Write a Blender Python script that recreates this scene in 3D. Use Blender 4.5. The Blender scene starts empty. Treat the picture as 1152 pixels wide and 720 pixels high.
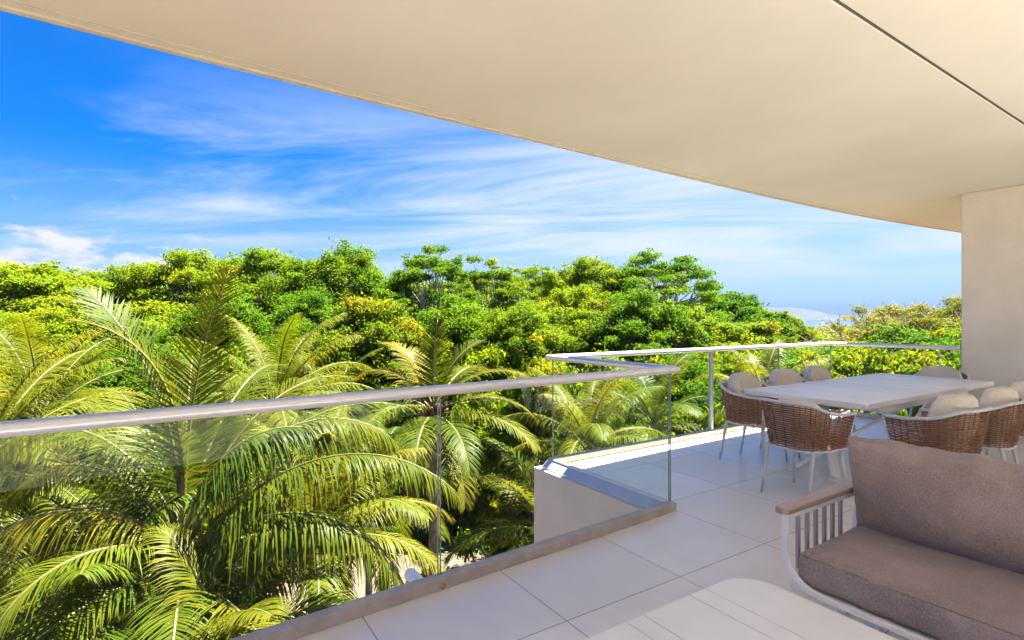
import bpy, bmesh, math, random
import numpy as np
from mathutils import Vector, Matrix, noise

R = math.radians
scene = bpy.context.scene
COL = scene.collection

# ------------------------------------------------------------------ camera
CAM_Z = 1.46
YAW = R(32.9)                     # the camera looks this far clockwise of +Y
cd = bpy.data.cameras.new('camera')
cd.sensor_width = 36.0
cd.lens = 604.0 / 1152.0 * 36.0
cd.shift_y = -2.0 / 1152.0
cd.clip_start = 0.05
cd.clip_end = 60000
cam = bpy.data.objects.new('camera', cd)
COL.objects.link(cam)
cam.location = (0, 0, CAM_Z)
cam.rotation_euler = (R(90), 0, -YAW)
scene.camera = cam

# ------------------------------------------------------------------ world, sun, exposure
SUN_EL, SUN_AZ = 63.0, 88.8      # azimuth clockwise from +Y (90 = +X)
world = bpy.data.worlds.new('World')
scene.world = world
world.use_nodes = True
EXPO = 3.08


def nd(nt, kind, **kw):
    n = nt.nodes.new(kind)
    for k, v in kw.items():
        if k.startswith('i_'):
            key = k[2:]
            key = int(key) if key.isdigit() else key
            n.inputs[key].default_value = v
        else:
            setattr(n, k, v)
    return n


def math_node(nt, op, a, b=None, c=None, clamp=False):
    n = nt.nodes.new('ShaderNodeMath')
    n.operation = op
    n.use_clamp = clamp
    for i, v in enumerate((a, b, c)):
        if v is None:
            continue
        if isinstance(v, (int, float)):
            n.inputs[i].default_value = v
        else:
            nt.links.new(v, n.inputs[i])
    return n.outputs[0]


def smooth(nt, v, lo, hi, a=0.0, b=1.0):
    n = nt.nodes.new('ShaderNodeMapRange')
    n.interpolation_type = 'SMOOTHSTEP'
    n.inputs[1].default_value = lo
    n.inputs[2].default_value = hi
    n.inputs[3].default_value = a
    n.inputs[4].default_value = b
    nt.links.new(v, n.inputs[0])
    return n.outputs[0]


def mixc(nt, fac, a, b, blend='MIX'):
    n = nt.nodes.new('ShaderNodeMix')
    n.data_type = 'RGBA'
    n.blend_type = blend
    for sock, v in ((n.inputs[0], fac), (n.inputs[6], a), (n.inputs[7], b)):
        if isinstance(v, (int, float)):
            sock.default_value = v
        elif isinstance(v, tuple):
            sock.default_value = (*v[:3], 1)
        else:
            nt.links.new(v, sock)
    return n.outputs[2]


def build_world():
    nt = world.node_tree
    bg = nt.nodes['Background']
    sky = nd(nt, 'ShaderNodeTexSky', sky_type='NISHITA', sun_disc=False)
    sky.sun_elevation = R(SUN_EL)
    sky.sun_rotation = R(SUN_AZ)
    sky.air_density = 1.0
    sky.dust_density = 0.6
    sky.ozone_density = 2.0
    hs = nd(nt, 'ShaderNodeHueSaturation')
    hs.inputs['Saturation'].default_value = 1.15
    hs.inputs['Value'].default_value = 0.82
    nt.links.new(mixc(nt, 1.0, sky.outputs[0], (0.008, 0.275, 0.66), 'MULTIPLY'), hs.inputs['Color'])
    tc = nd(nt, 'ShaderNodeTexCoord')
    sep = nd(nt, 'ShaderNodeSeparateXYZ')
    nt.links.new(tc.outputs['Generated'], sep.inputs[0])
    x, y, z = sep.outputs
    zc = math_node(nt, 'MAXIMUM', z, 0.0)
    den = math_node(nt, 'ADD', zc, 0.10)
    # plane of thin cirrus, rotated so that its streaks run across the view
    ca, sa = math.cos(YAW + R(8)), math.sin(YAW + R(8))
    rx = math_node(nt, 'SUBTRACT', math_node(nt, 'MULTIPLY', x, ca), math_node(nt, 'MULTIPLY', y, sa))
    ry = math_node(nt, 'ADD', math_node(nt, 'MULTIPLY', x, sa), math_node(nt, 'MULTIPLY', y, ca))
    u = math_node(nt, 'DIVIDE', rx, den)
    v = math_node(nt, 'DIVIDE', ry, den)
    cmb = nd(nt, 'ShaderNodeCombineXYZ')
    nt.links.new(math_node(nt, 'MULTIPLY', u, 0.36), cmb.inputs[0])
    nt.links.new(math_node(nt, 'MULTIPLY', v, 1.15), cmb.inputs[1])
    n1 = nd(nt, 'ShaderNodeTexNoise', i_Scale=0.95, i_Detail=10.0, i_Roughness=0.63, i_Distortion=0.8)
    nt.links.new(cmb.outputs[0], n1.inputs['Vector'])
    cmb2 = nd(nt, 'ShaderNodeCombineXYZ')
    nt.links.new(math_node(nt, 'MULTIPLY', u, 0.22), cmb2.inputs[0])
    nt.links.new(math_node(nt, 'MULTIPLY', v, 0.30), cmb2.inputs[1])
    cmb2.inputs[2].default_value = 4.3
    n2 = nd(nt, 'ShaderNodeTexNoise', i_Scale=1.3, i_Detail=3.0, i_Roughness=0.5)
    nt.links.new(cmb2.outputs[0], n2.inputs['Vector'])
    band = math_node(nt, 'MULTIPLY', smooth(nt, z, 0.02, 0.12), smooth(nt, z, 0.44, 0.22))
    cov = math_node(nt, 'ADD', math_node(nt, 'MULTIPLY', n1.outputs[0], 0.62), math_node(nt, 'MULTIPLY', n2.outputs[0], 0.38))
    # more of it towards the right (+X) part of the sky
    cov = math_node(nt, 'ADD', cov, math_node(nt, 'MULTIPLY', math_node(nt, 'SUBTRACT', x, 0.45), 0.20))
    cirrus = math_node(nt, 'MULTIPLY', smooth(nt, cov, 0.38, 0.66), band)
    cirrus = math_node(nt, 'MULTIPLY', cirrus, 0.95)
    # small heaped clouds low over the horizon
    az = nd(nt, 'ShaderNodeMath', operation='ARCTAN2')
    nt.links.new(x, az.inputs[0]); nt.links.new(y, az.inputs[1])
    cmb3 = nd(nt, 'ShaderNodeCombineXYZ')
    nt.links.new(math_node(nt, 'MULTIPLY', az.outputs[0], 9.0), cmb3.inputs[0])
    nt.links.new(math_node(nt, 'MULTIPLY', z, 22.0), cmb3.inputs[1])
    n3 = nd(nt, 'ShaderNodeTexNoise', i_Scale=1.0, i_Detail=7.0, i_Roughness=0.55, i_Distortion=0.2)
    nt.links.new(cmb3.outputs[0], n3.inputs['Vector'])
    top = math_node(nt, 'SUBTRACT', n3.outputs[0], math_node(nt, 'MULTIPLY', z, 3.4))
    left = smooth(nt, x, 0.25, -0.1)
    cum = math_node(nt, 'MULTIPLY', smooth(nt, top, 0.10, 0.24), left)
    horizon = smooth(nt, z, 0.27, 0.0)
    hz = math_node(nt, 'MULTIPLY', horizon, smooth(nt, x, -0.3, 0.9, 0.50, 0.72))
    c = mixc(nt, hz, hs.outputs[0], (2.05, 2.3, 2.65))
    c = mixc(nt, cirrus, c, (2.2, 2.4, 2.65))
    c = mixc(nt, cum, c, (2.4, 2.35, 2.5))
    nt.links.new(c, bg.inputs[0])
    bg.inputs[1].default_value = 0.05


build_world()
sl = bpy.data.lights.new('sun', 'SUN')
sl.energy = 5.0
sl.angle = R(0.53)
sl.color = (1.0, 0.95, 0.85)
sun = bpy.data.objects.new('sun', sl)
COL.objects.link(sun)
_e, _a = R(SUN_EL), R(SUN_AZ)
sdir = Vector((math.cos(_e) * math.sin(_a), math.cos(_e) * math.cos(_a), math.sin(_e)))
sun.rotation_euler = sdir.to_track_quat('Z', 'Y').to_euler()
sun.location = (20, 0, 40)

scene.view_settings.view_transform = 'Standard'
scene.view_settings.look = 'None'
scene.view_settings.gamma = 1.0
scene.view_settings.use_curve_mapping = False
scene.view_settings.exposure = EXPO
scene.render.engine = 'CYCLES'
try:
    scene.cycles.use_denoising = True
    scene.cycles.max_bounces = 10
    scene.cycles.diffuse_bounces = 6
    scene.cycles.glossy_bounces = 3
    scene.cycles.transmission_bounces = 6
    scene.cycles.transparent_max_bounces = 24
    scene.cycles.volume_bounces = 1
    scene.cycles.caustics_reflective = False
    scene.cycles.caustics_refractive = False
    scene.cycles.sample_clamp_indirect = 6.0
except Exception:
    pass

# ------------------------------------------------------------------ helpers
CA, SA = math.cos(YAW), math.sin(YAW)


def at(px, py, d):
    """World point behind photo pixel (px, py) at d metres along the view axis (used to survey the place)."""
    a = (px - 576.0) / 604.0 * d
    return Vector((CA * a + SA * d, -SA * a + CA * d, CAM_Z + (358.0 - py) / 604.0 * d))


def tag(o, label=None, cat=None, group=None, kind=None):
    if label: o['label'] = label
    if cat: o['category'] = cat
    if group: o['group'] = group
    if kind: o['kind'] = kind
    return o


def empty(name, loc=(0, 0, 0), rz=0.0):
    o = bpy.data.objects.new(name, None)
    o.empty_display_size = 0.2
    COL.objects.link(o)
    o.location = loc
    o.rotation_euler = (0, 0, rz)
    return o


def copy_tree(o, parent=None):
    c = o.copy()
    COL.objects.link(c)
    if parent is not None:
        c.parent = parent
    for ch in [k for k in bpy.data.objects if k.parent == o]:
        copy_tree(ch, c)
    return c


class MB:
    """Collects shapes and links them as one mesh object."""

    def __init__(self):
        self.v, self.f = [], []

    def add(self, vs, fs):
        b = len(self.v)
        self.v += [tuple(p) for p in vs]
        self.f += [tuple(i + b for i in f) for f in fs]
        return self

    def box(self, x0, x1, y0, y1, z0, z1):
        return self.add([(x0, y0, z0), (x1, y0, z0), (x1, y1, z0), (x0, y1, z0),
                         (x0, y0, z1), (x1, y0, z1), (x1, y1, z1), (x0, y1, z1)],
                        [(0, 3, 2, 1), (4, 5, 6, 7), (0, 1, 5, 4), (1, 2, 6, 5), (2, 3, 7, 6), (3, 0, 4, 7)])

    def beam(self, p, q, w, h, up=(0, 0, 1)):
        """A bar of section w x h from p to q."""
        p, q = Vector(p), Vector(q)
        t = (q - p).normalized()
        s = t.cross(Vector(up)).normalized()
        u = s.cross(t).normalized()
        vs = []
        for c in (p, q):
            for a, b in ((-1, -1), (1, -1), (1, 1), (-1, 1)):
                vs.append(c + s * a * w / 2 + u * b * h / 2)
        return self.add(vs, [(0, 1, 2, 3), (7, 6, 5, 4), (0, 4, 5, 1), (1, 5, 6, 2), (2, 6, 7, 3), (3, 7, 4, 0)])

    def tube(self, pts, radii, n=8, cap=True):
        pts = [Vector(p) for p in pts]
        if isinstance(radii, (int, float)):
            radii = [radii] * len(pts)
        vs, fs = [], []
        ref = Vector((0.31, 0.17, 0.93))
        for i, p in enumerate(pts):
            t = (pts[min(i + 1, len(pts) - 1)] - pts[max(i - 1, 0)])
            if t.length < 1e-9: t = Vector((0, 0, 1))
            t.normalize()
            if abs(t.dot(ref)) > 0.95: ref = Vector((0.9, 0.3, 0.1))
            s = t.cross(ref).normalized()
            u = t.cross(s)
            for k in range(n):
                a = 2 * math.pi * k / n
                vs.append(p + (s * math.cos(a) + u * math.sin(a)) * radii[i])
        for i in range(len(pts) - 1):
            for k in range(n):
                a, b = i * n + k, i * n + (k + 1) % n
                fs.append((a, b, b + n, a + n))
        if cap:
            fs.append(tuple(range(n)))
            fs.append(tuple((len(pts) - 1) * n + k for k in reversed(range(n))))
        return self.add(vs, fs)

    def sweep(self, path, prof, up=(0, 0, 1), closed=False, cap=True):
        """Sweep profile [(side, up), ...] along path with mitred corners."""
        path = [Vector(p) for p in path]
        up = Vector(up)
        N, M = len(path), len(prof)
        vs, fs = [], []
        for i, p in enumerate(path):
            a = path[i - 1] if (i > 0 or closed) else None
            b = path[(i + 1) % N] if (i < N - 1 or closed) else None
            t0 = (p - a).normalized() if a is not None else (b - p).normalized()
            t1 = (b - p).normalized() if b is not None else t0
            s0, s1 = t0.cross(up).normalized(), t1.cross(up).normalized()
            s = (s0 + s1).normalized()
            k = 1.0 / max(0.3, s.dot(s0))
            t = (t0 + t1).normalized()
            u = s.cross(t).normalized()
            for (x, y) in prof:
                vs.append(p + s * x * k + u * y)
        rng = N if closed else N - 1
        for i in range(rng):
            j = (i + 1) % N
            for k in range(M):
                l = (k + 1) % M
                fs.append((i * M + k, j * M + k, j * M + l, i * M + l))
        if cap and not closed:
            fs.append(tuple(range(M)))
            fs.append(tuple((N - 1) * M + k for k in reversed(range(M))))
        return self.add(vs, fs)

    def strip(self, lower, upper, z0, z1):
        """Closed slab between two matching XY polylines, from z0 to z1."""
        n = len(lower)
        vs = []
        for (x, y) in lower: vs.append((x, y, z0))
        for (x, y) in upper: vs.append((x, y, z0))
        for (x, y) in lower: vs.append((x, y, z1))
        for (x, y) in upper: vs.append((x, y, z1))
        fs = []
        for i in range(n - 1):
            fs.append((i, n + i, n + i + 1, i + 1))
            fs.append((2 * n + i, 2 * n + i + 1, 3 * n + i + 1, 3 * n + i))
            fs.append((i, i + 1, 2 * n + i + 1, 2 * n + i))
            fs.append((n + i, 3 * n + i, 3 * n + i + 1, n + i + 1))
        fs.append((0, 2 * n, 3 * n, n))
        fs.append((n - 1, 2 * n - 1, 4 * n - 1, 3 * n - 1))
        return self.add(vs, fs)

    def build(self, name, m, parent=None, smooth=False, bevel=0.0, segs=2, recalc=True, sub=0):
        me = bpy.data.meshes.new(name)
        me.from_pydata(self.v, [], self.f)
        if recalc:
            bm = bmesh.new(); bm.from_mesh(me)
            bmesh.ops.recalc_face_normals(bm, faces=bm.faces)
            bm.to_mesh(me); bm.free()
        o = bpy.data.objects.new(name, me)
        COL.objects.link(o)
        if m: me.materials.append(m)
        if smooth:
            me.polygons.foreach_set('use_smooth', [True] * len(me.polygons))
        if bevel > 0:
            b = o.modifiers.new('bevel', 'BEVEL')
            b.width = bevel; b.segments = segs; b.limit_method = 'ANGLE'; b.angle_limit = R(40)
        if sub:
            s = o.modifiers.new('sub', 'SUBSURF'); s.levels = sub; s.render_levels = sub
        if parent is not None:
            o.parent = parent
        return o


def circle_prof(r, n=8, rx=None):
    rx = rx or r
    return [(rx * math.cos(2 * math.pi * k / n), r * math.sin(2 * math.pi * k / n)) for k in range(n)]


def rect_prof(w, h):
    return [(-w / 2, -h / 2), (w / 2, -h / 2), (w / 2, h / 2), (-w / 2, h / 2)]


# ------------------------------------------------------------------ materials
def mat(name):
    m = bpy.data.materials.new(name)
    m.use_nodes = True
    nt = m.node_tree
    return m, nt, nt.nodes['Principled BSDF']


def simple(name, col, rough=0.5, metal=0.0, var=0.06, scale=6.0, bump=0.0, bscale=60.0, detail=5.0, spec=0.5):
    m, nt, p = mat(name)
    tc = nd(nt, 'ShaderNodeTexCoord')
    n = nd(nt, 'ShaderNodeTexNoise', i_Scale=scale, i_Detail=detail, i_Roughness=0.6)
    nt.links.new(tc.outputs['Object'], n.inputs['Vector'])
    dark = tuple(c * (1 - 2 * var) for c in col)
    lite = tuple(min(0.95, c * (1 + 2 * var)) for c in col)
    nt.links.new(mixc(nt, smooth(nt, n.outputs[0], 0.25, 0.75), dark, lite), p.inputs['Base Color'])
    p.inputs['Roughness'].default_value = rough
    p.inputs['Metallic'].default_value = metal
    p.inputs['Specular IOR Level'].default_value = spec
    if bump > 0:
        n2 = nd(nt, 'ShaderNodeTexNoise', i_Scale=bscale, i_Detail=6.0, i_Roughness=0.6)
        nt.links.new(tc.outputs['Object'], n2.inputs['Vector'])
        b = nd(nt, 'ShaderNodeBump', i_Strength=bump, i_Distance=0.01)
        nt.links.new(n2.outputs[0], b.inputs['Height'])
        nt.links.new(b.outputs[0], p.inputs['Normal'])
    return m


def tile_material():
    m, nt, p = mat('porcelain_tile')
    tc = nd(nt, 'ShaderNodeTexCoord')
    sep = nd(nt, 'ShaderNodeSeparateXYZ')
    nt.links.new(tc.outputs['Object'], sep.inputs[0])
    TX, TY, OX, OY = 0.816, 0.880, 0.812, 2.03

    def joint(c, off, pitch):
        t = math_node(nt, 'DIVIDE', math_node(nt, 'SUBTRACT', c, off - 20 * pitch), pitch)
        fr = math_node(nt, 'FRACT', t)
        d = math_node(nt, 'MINIMUM', fr, math_node(nt, 'SUBTRACT', 1.0, fr))
        return math_node(nt, 'MULTIPLY', d, pitch), math_node(nt, 'FLOOR', t)
    dx, ix = joint(sep.outputs[0], OX, TX)
    dy, iy = joint(sep.outputs[1], OY, TY)
    d = math_node(nt, 'MINIMUM', dx, dy)
    line = smooth(nt, d, 0.0034, 0.0018)
    idv = nd(nt, 'ShaderNodeCombineXYZ')
    nt.links.new(ix, idv.inputs[0]); nt.links.new(iy, idv.inputs[1])
    wn = nd(nt, 'ShaderNodeTexWhiteNoise', noise_dimensions='3D')
    nt.links.new(idv.outputs[0], wn.inputs['Vector'])
    n = nd(nt, 'ShaderNodeTexNoise', i_Scale=2.3, i_Detail=8.0, i_Roughness=0.62, i_Distortion=0.6)
    nt.links.new(tc.outputs['Object'], n.inputs['Vector'])
    n2 = nd(nt, 'ShaderNodeTexNoise', i_Scale=26.0, i_Detail=4.0, i_Roughness=0.7)
    nt.links.new(tc.outputs['Object'], n2.inputs['Vector'])
    c = mixc(nt, smooth(nt, n.outputs[0], 0.3, 0.75), (0.66, 0.622, 0.578), (0.79, 0.75, 0.705))
    c = mixc(nt, math_node(nt, 'MULTIPLY', wn.outputs['Value'], 0.75), c, (0.64, 0.595, 0.545))
    spots = smooth(nt, n2.outputs[0], 0.70, 0.80)
    c = mixc(nt, math_node(nt, 'MULTIPLY', spots, 0.32), c, (0.40, 0.37, 0.34))
    c = mixc(nt, math_node(nt, 'MULTIPLY', line, 0.72), c, (0.10, 0.09, 0.085))
    nt.links.new(c, p.inputs['Base Color'])
    r = math_node(nt, 'ADD', math_node(nt, 'MULTIPLY', n.outputs[0], 0.25), 0.24)
    nt.links.new(math_node(nt, 'ADD', r, math_node(nt, 'MULTIPLY', line, 0.4)), p.inputs['Roughness'])
    h = math_node(nt, 'ADD', math_node(nt, 'MULTIPLY', line, -1.0), math_node(nt, 'MULTIPLY', n2.outputs[0], 0.05))
    b = nd(nt, 'ShaderNodeBump', i_Strength=0.35, i_Distance=0.002)
    nt.links.new(h, b.inputs['Height'])
    nt.links.new(b.outputs[0], p.inputs['Normal'])
    return m


def glass_material(name, tint, gloss=True):
    m = bpy.data.materials.new(name)
    m.use_nodes = True
    nt = m.node_tree
    nt.nodes.clear()
    out = nd(nt, 'ShaderNodeOutputMaterial')
    tr = nd(nt, 'ShaderNodeBsdfTransparent'); tr.inputs[0].default_value = (*tint, 1)
    gl = nd(nt, 'ShaderNodeBsdfGlossy'); gl.inputs[0].default_value = (0.9, 0.95, 0.95, 1); gl.inputs['Roughness'].default_value = 0.01
    lw = nd(nt, 'ShaderNodeLayerWeight'); lw.inputs[0].default_value = 0.5
    sch = math_node(nt, 'ADD', 0.035, math_node(nt, 'MULTIPLY', math_node(nt, 'POWER', lw.outputs['Facing'], 5.0), 0.9))
    mx = nd(nt, 'ShaderNodeMixShader')
    nt.links.new(math_node(nt, 'MULTIPLY', sch, 0.16), mx.inputs[0])
    nt.links.new(tr.outputs[0], mx.inputs[1])
    nt.links.new(gl.outputs[0], mx.inputs[2])
    nt.links.new(mx.outputs[0], out.inputs[0])
    return m


def glass_edge_material():
    m, nt, p = mat('glass_edge')
    p.inputs['Base Color'].default_value = (0.20, 0.34, 0.28, 1)
    p.inputs['Roughness'].default_value = 0.15
    p.inputs['Transmission Weight'].default_value = 0.35
    return m


def fabric(name, col, col2, weave=420.0, var_scale=5.0):
    m, nt, p = mat(name)
    tc = nd(nt, 'ShaderNodeTexCoord')
    n = nd(nt, 'ShaderNodeTexNoise', i_Scale=var_scale, i_Detail=4.0, i_Roughness=0.55)
    nt.links.new(tc.outputs['Object'], n.inputs['Vector'])
    f = nd(nt, 'ShaderNodeTexNoise', i_Scale=1.0, i_Detail=2.0, i_Roughness=0.7)
    mp = nd(nt, 'ShaderNodeMapping')
    mp.inputs['Scale'].default_value = (weave, weave * 0.35, weave * 0.35)
    nt.links.new(tc.outputs['Object'], mp.inputs[0]); nt.links.new(mp.outputs[0], f.inputs['Vector'])
    f2 = nd(nt, 'ShaderNodeTexNoise', i_Scale=1.0, i_Detail=2.0, i_Roughness=0.7)
    mp2 = nd(nt, 'ShaderNodeMapping')
    mp2.inputs['Scale'].default_value = (weave * 0.3, weave, weave)
    nt.links.new(tc.outputs['Object'], mp2.inputs[0]); nt.links.new(mp2.outputs[0], f2.inputs['Vector'])
    th = math_node(nt, 'MULTIPLY', math_node(nt, 'ADD', f.outputs[0], f2.outputs[0]), 0.5)
    fac = math_node(nt, 'ADD', math_node(nt, 'MULTIPLY', smooth(nt, th, 0.35, 0.65), 0.7), math_node(nt, 'MULTIPLY', smooth(nt, n.outputs[0], 0.3, 0.7), 0.3))
    nt.links.new(mixc(nt, fac, col, col2), p.inputs['Base Color'])
    p.inputs['Roughness'].default_value = 0.85
    p.inputs['Specular IOR Level'].default_value = 0.25
    p.inputs['Sheen Weight'].default_value = 0.25
    p.inputs['Sheen Roughness'].default_value = 0.4
    n4 = nd(nt, 'ShaderNodeTexNoise', i_Scale=11.0, i_Detail=4.0, i_Roughness=0.5, i_Distortion=1.3)
    nt.links.new(tc.outputs['Object'], n4.inputs['Vector'])
    h = math_node(nt, 'ADD', math_node(nt, 'MULTIPLY', th, 0.12), math_node(nt, 'MULTIPLY', n4.outputs[0], 0.5))
    b = nd(nt, 'ShaderNodeBump', i_Strength=0.7, i_Distance=0.035)
    nt.links.new(h, b.inputs['Height']); nt.links.new(b.outputs[0], p.inputs['Normal'])
    return m


def wood(name, a, b_, axis=0, scale=14.0, rough=0.45):
    m, nt, p = mat(name)
    tc = nd(nt, 'ShaderNodeTexCoord')
    mp = nd(nt, 'ShaderNodeMapping')
    s = [scale * 3, scale * 3, scale * 3]; s[axis] = scale * 0.16
    mp.inputs['Scale'].default_value = s
    nt.links.new(tc.outputs['Object'], mp.inputs[0])
    n = nd(nt, 'ShaderNodeTexNoise', i_Scale=1.0, i_Detail=6.0, i_Roughness=0.65, i_Distortion=0.6)
    nt.links.new(mp.outputs[0], n.inputs['Vector'])
    geo = nd(nt, 'ShaderNodeNewGeometry')
    f = math_node(nt, 'ADD', math_node(nt, 'MULTIPLY', smooth(nt, n.outputs[0], 0.3, 0.7), 0.65), math_node(nt, 'MULTIPLY', geo.outputs['Random Per Island'], 0.35))
    nt.links.new(mixc(nt, f, a, b_), p.inputs['Base Color'])
    p.inputs['Roughness'].default_value = rough
    bp = nd(nt, 'ShaderNodeBump', i_Strength=0.2, i_Distance=0.002)
    nt.links.new(n.outputs[0], bp.inputs['Height']); nt.links.new(bp.outputs[0], p.inputs['Normal'])
    return m


def leaf_material(name, stops, rough=0.6, trans=0.35, tr_mul=(1.5, 1.4, 0.4), spec=0.06):
    """Leaf colours: 'tint' (age of the leaf cluster) plus a random amount per leaf, through a colour ramp."""
    m = bpy.data.materials.new(name)
    m.use_nodes = True
    nt = m.node_tree
    p = nt.nodes['Principled BSDF']
    at_ = nd(nt, 'ShaderNodeAttribute', attribute_name='tint')
    geo = nd(nt, 'ShaderNodeNewGeometry')
    oi = nd(nt, 'ShaderNodeObjectInfo')
    f = math_node(nt, 'ADD', math_node(nt, 'MULTIPLY', at_.outputs['Fac'], 0.62), math_node(nt, 'MULTIPLY', geo.outputs['Random Per Island'], 0.30))
    f = math_node(nt, 'ADD', f, math_node(nt, 'MULTIPLY', math_node(nt, 'SUBTRACT', oi.outputs['Random'], 0.35), 0.30))
    cr = nd(nt, 'ShaderNodeValToRGB')
    els = cr.color_ramp.elements
    while len(els) < len(stops): els.new(0.5)
    for e, (pos, c) in zip(els, stops):
        e.position = pos; e.color = (*c, 1)
    nt.links.new(f, cr.inputs[0])
    nt.links.new(cr.outputs[0], p.inputs['Base Color'])
    p.inputs['Roughness'].default_value = rough
    p.inputs['Specular IOR Level'].default_value = spec
    tl = nd(nt, 'ShaderNodeBsdfTranslucent')
    nt.links.new(mixc(nt, 1.0, cr.outputs[0], tr_mul, 'MULTIPLY'), tl.inputs[0])
    mx = nd(nt, 'ShaderNodeMixShader'); mx.inputs[0].default_value = trans
    nt.links.new(p.outputs[0], mx.inputs[1]); nt.links.new(tl.outputs[0], mx.inputs[2])
    nt.links.new(mx.outputs[0], nt.nodes['Material Output'].inputs[0])
    return m


M = {}
M['tile'] = tile_material()
M['plaster'] = simple('painted_concrete', (0.60, 0.552, 0.475), 0.85, var=0.03, scale=2.2, bump=0.45, bscale=26, detail=9.0)
M['ceiling'] = simple('ceiling_paint', (0.63, 0.592, 0.50), 0.9, var=0.028, scale=0.7, bump=0.12, bscale=30)
M['lip'] = simple('roof_edge_paint', (0.56, 0.50, 0.38), 0.8, var=0.05, scale=8)
M['dark'] = simple('painted_groove_shade', (0.10, 0.085, 0.07), 0.9)
M['kerb'] = simple('kerb_stone', (0.42, 0.35, 0.29), 0.6, var=0.08, scale=7, bump=0.2)
M['rail'] = simple('silver_rail', (0.66, 0.645, 0.63), 0.36, metal=0.45, var=0.02, scale=3)
M['channel'] = simple('aluminium_channel', (0.50, 0.52, 0.56), 0.45, metal=0.35, var=0.03)
M['glass'] = glass_material('railing_glass', (0.955, 0.985, 0.97))
M['edge'] = glass_edge_material()
M['darkglass'] = simple('dark_door_glass', (0.03, 0.035, 0.04), 0.1, var=0.02)
M['white'] = simple('white_powder_coat', (0.77, 0.75, 0.715), 0.42, var=0.02, scale=4)
M['slat_shade'] = simple('shaded_powder_coat', (0.36, 0.31, 0.28), 0.45, var=0.03, scale=5)  # frame coat darkened for the slats: their shade is in the colour
M['greymetal'] = simple('grey_powder_coat', (0.52, 0.52, 0.51), 0.42, var=0.03, scale=5)
M['board'] = wood('whitewashed_board', (0.58, 0.55, 0.51), (0.86, 0.835, 0.79), axis=1, scale=9, rough=0.42)
M['arm'] = wood('teak_arm', (0.26, 0.165, 0.115), (0.42, 0.29, 0.215), axis=0, scale=12, rough=0.4)
M['wicker'] = wood('brown_rope', (0.085, 0.030, 0.012), (0.34, 0.150, 0.065), axis=2, scale=20, rough=0.6)
M['beige'] = fabric('beige_cushion', (0.54, 0.475, 0.385), (0.73, 0.655, 0.545))
M['mauve'] = fabric('mauve_cushion', (0.185, 0.130, 0.110), (0.42, 0.318, 0.278), weave=430)
M['pipe'] = simple('white_plastic_pipe', (0.78, 0.78, 0.77), 0.4, var=0.02)
M['brass'] = simple('rusty_brass', (0.50, 0.24, 0.06), 0.45, metal=0.4, var=0.2, scale=40)
M['bark'] = simple('bark', (0.17, 0.13, 0.10), 0.9, var=0.25, scale=5, bump=0.6, bscale=18)
M['palebark'] = simple('pale_bark', (0.36, 0.31, 0.25), 0.9, var=0.2, scale=5, bump=0.5, bscale=16)
M['palmbark'] = simple('palm_bark', (0.22, 0.18, 0.14), 0.9, var=0.25, scale=7, bump=0.6, bscale=14)
M['husk'] = simple('palm_husk', (0.17, 0.10, 0.05), 0.95, var=0.35, scale=14, bump=0.8, bscale=40)
M['spine'] = simple('frond_spine', (0.15, 0.135, 0.035), 0.5, var=0.1)
M['leaf_dark'] = leaf_material('leaf_dark_green', [(0.0, (0.028, 0.087, 0.006)), (0.45, (0.066, 0.145, 0.007)), (0.8, (0.118, 0.179, 0.008)), (1.0, (0.189, 0.185, 0.010))], trans=0.45)
M['leaf_yellow'] = leaf_material('leaf_yellow_green', [(0.0, (0.057, 0.129, 0.006)), (0.45, (0.128, 0.191, 0.007)), (0.8, (0.194, 0.221, 0.008)), (1.0, (0.245, 0.216, 0.010))], trans=0.45)
M['leaf_orange'] = leaf_material('leaf_warm_green', [(0.0, (0.043, 0.108, 0.006)), (0.45, (0.099, 0.165, 0.007)), (0.78, (0.180, 0.191, 0.009)), (1.0, (0.228, 0.175, 0.011))], trans=0.45)
M['leaf_dry'] = leaf_material('leaf_olive', [(0.0, (0.06, 0.09, 0.010)), (0.5, (0.13, 0.145, 0.016)), (1.0, (0.20, 0.165, 0.030))], trans=0.4)
M['palm_leaf'] = leaf_material('palm_leaflet', [(0.0, (0.020, 0.055, 0.006)), (0.4, (0.056, 0.093, 0.007)), (0.75, (0.124, 0.123, 0.008)), (1.0, (0.225, 0.151, 0.014))], rough=0.45, trans=0.40, spec=0.09)
M['palm_young'] = leaf_material('palm_leaflet_young', [(0.0, (0.043, 0.086, 0.006)), (0.5, (0.102, 0.127, 0.008)), (1.0, (0.225, 0.162, 0.014))], rough=0.45, trans=0.42, spec=0.09)
M['palm_dead'] = leaf_material('palm_leaflet_dead', [(0.0, (0.10, 0.065, 0.03)), (1.0, (0.24, 0.16, 0.08))], rough=0.7, trans=0.2, spec=0.1, tr_mul=(1, 1, 1))


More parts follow.
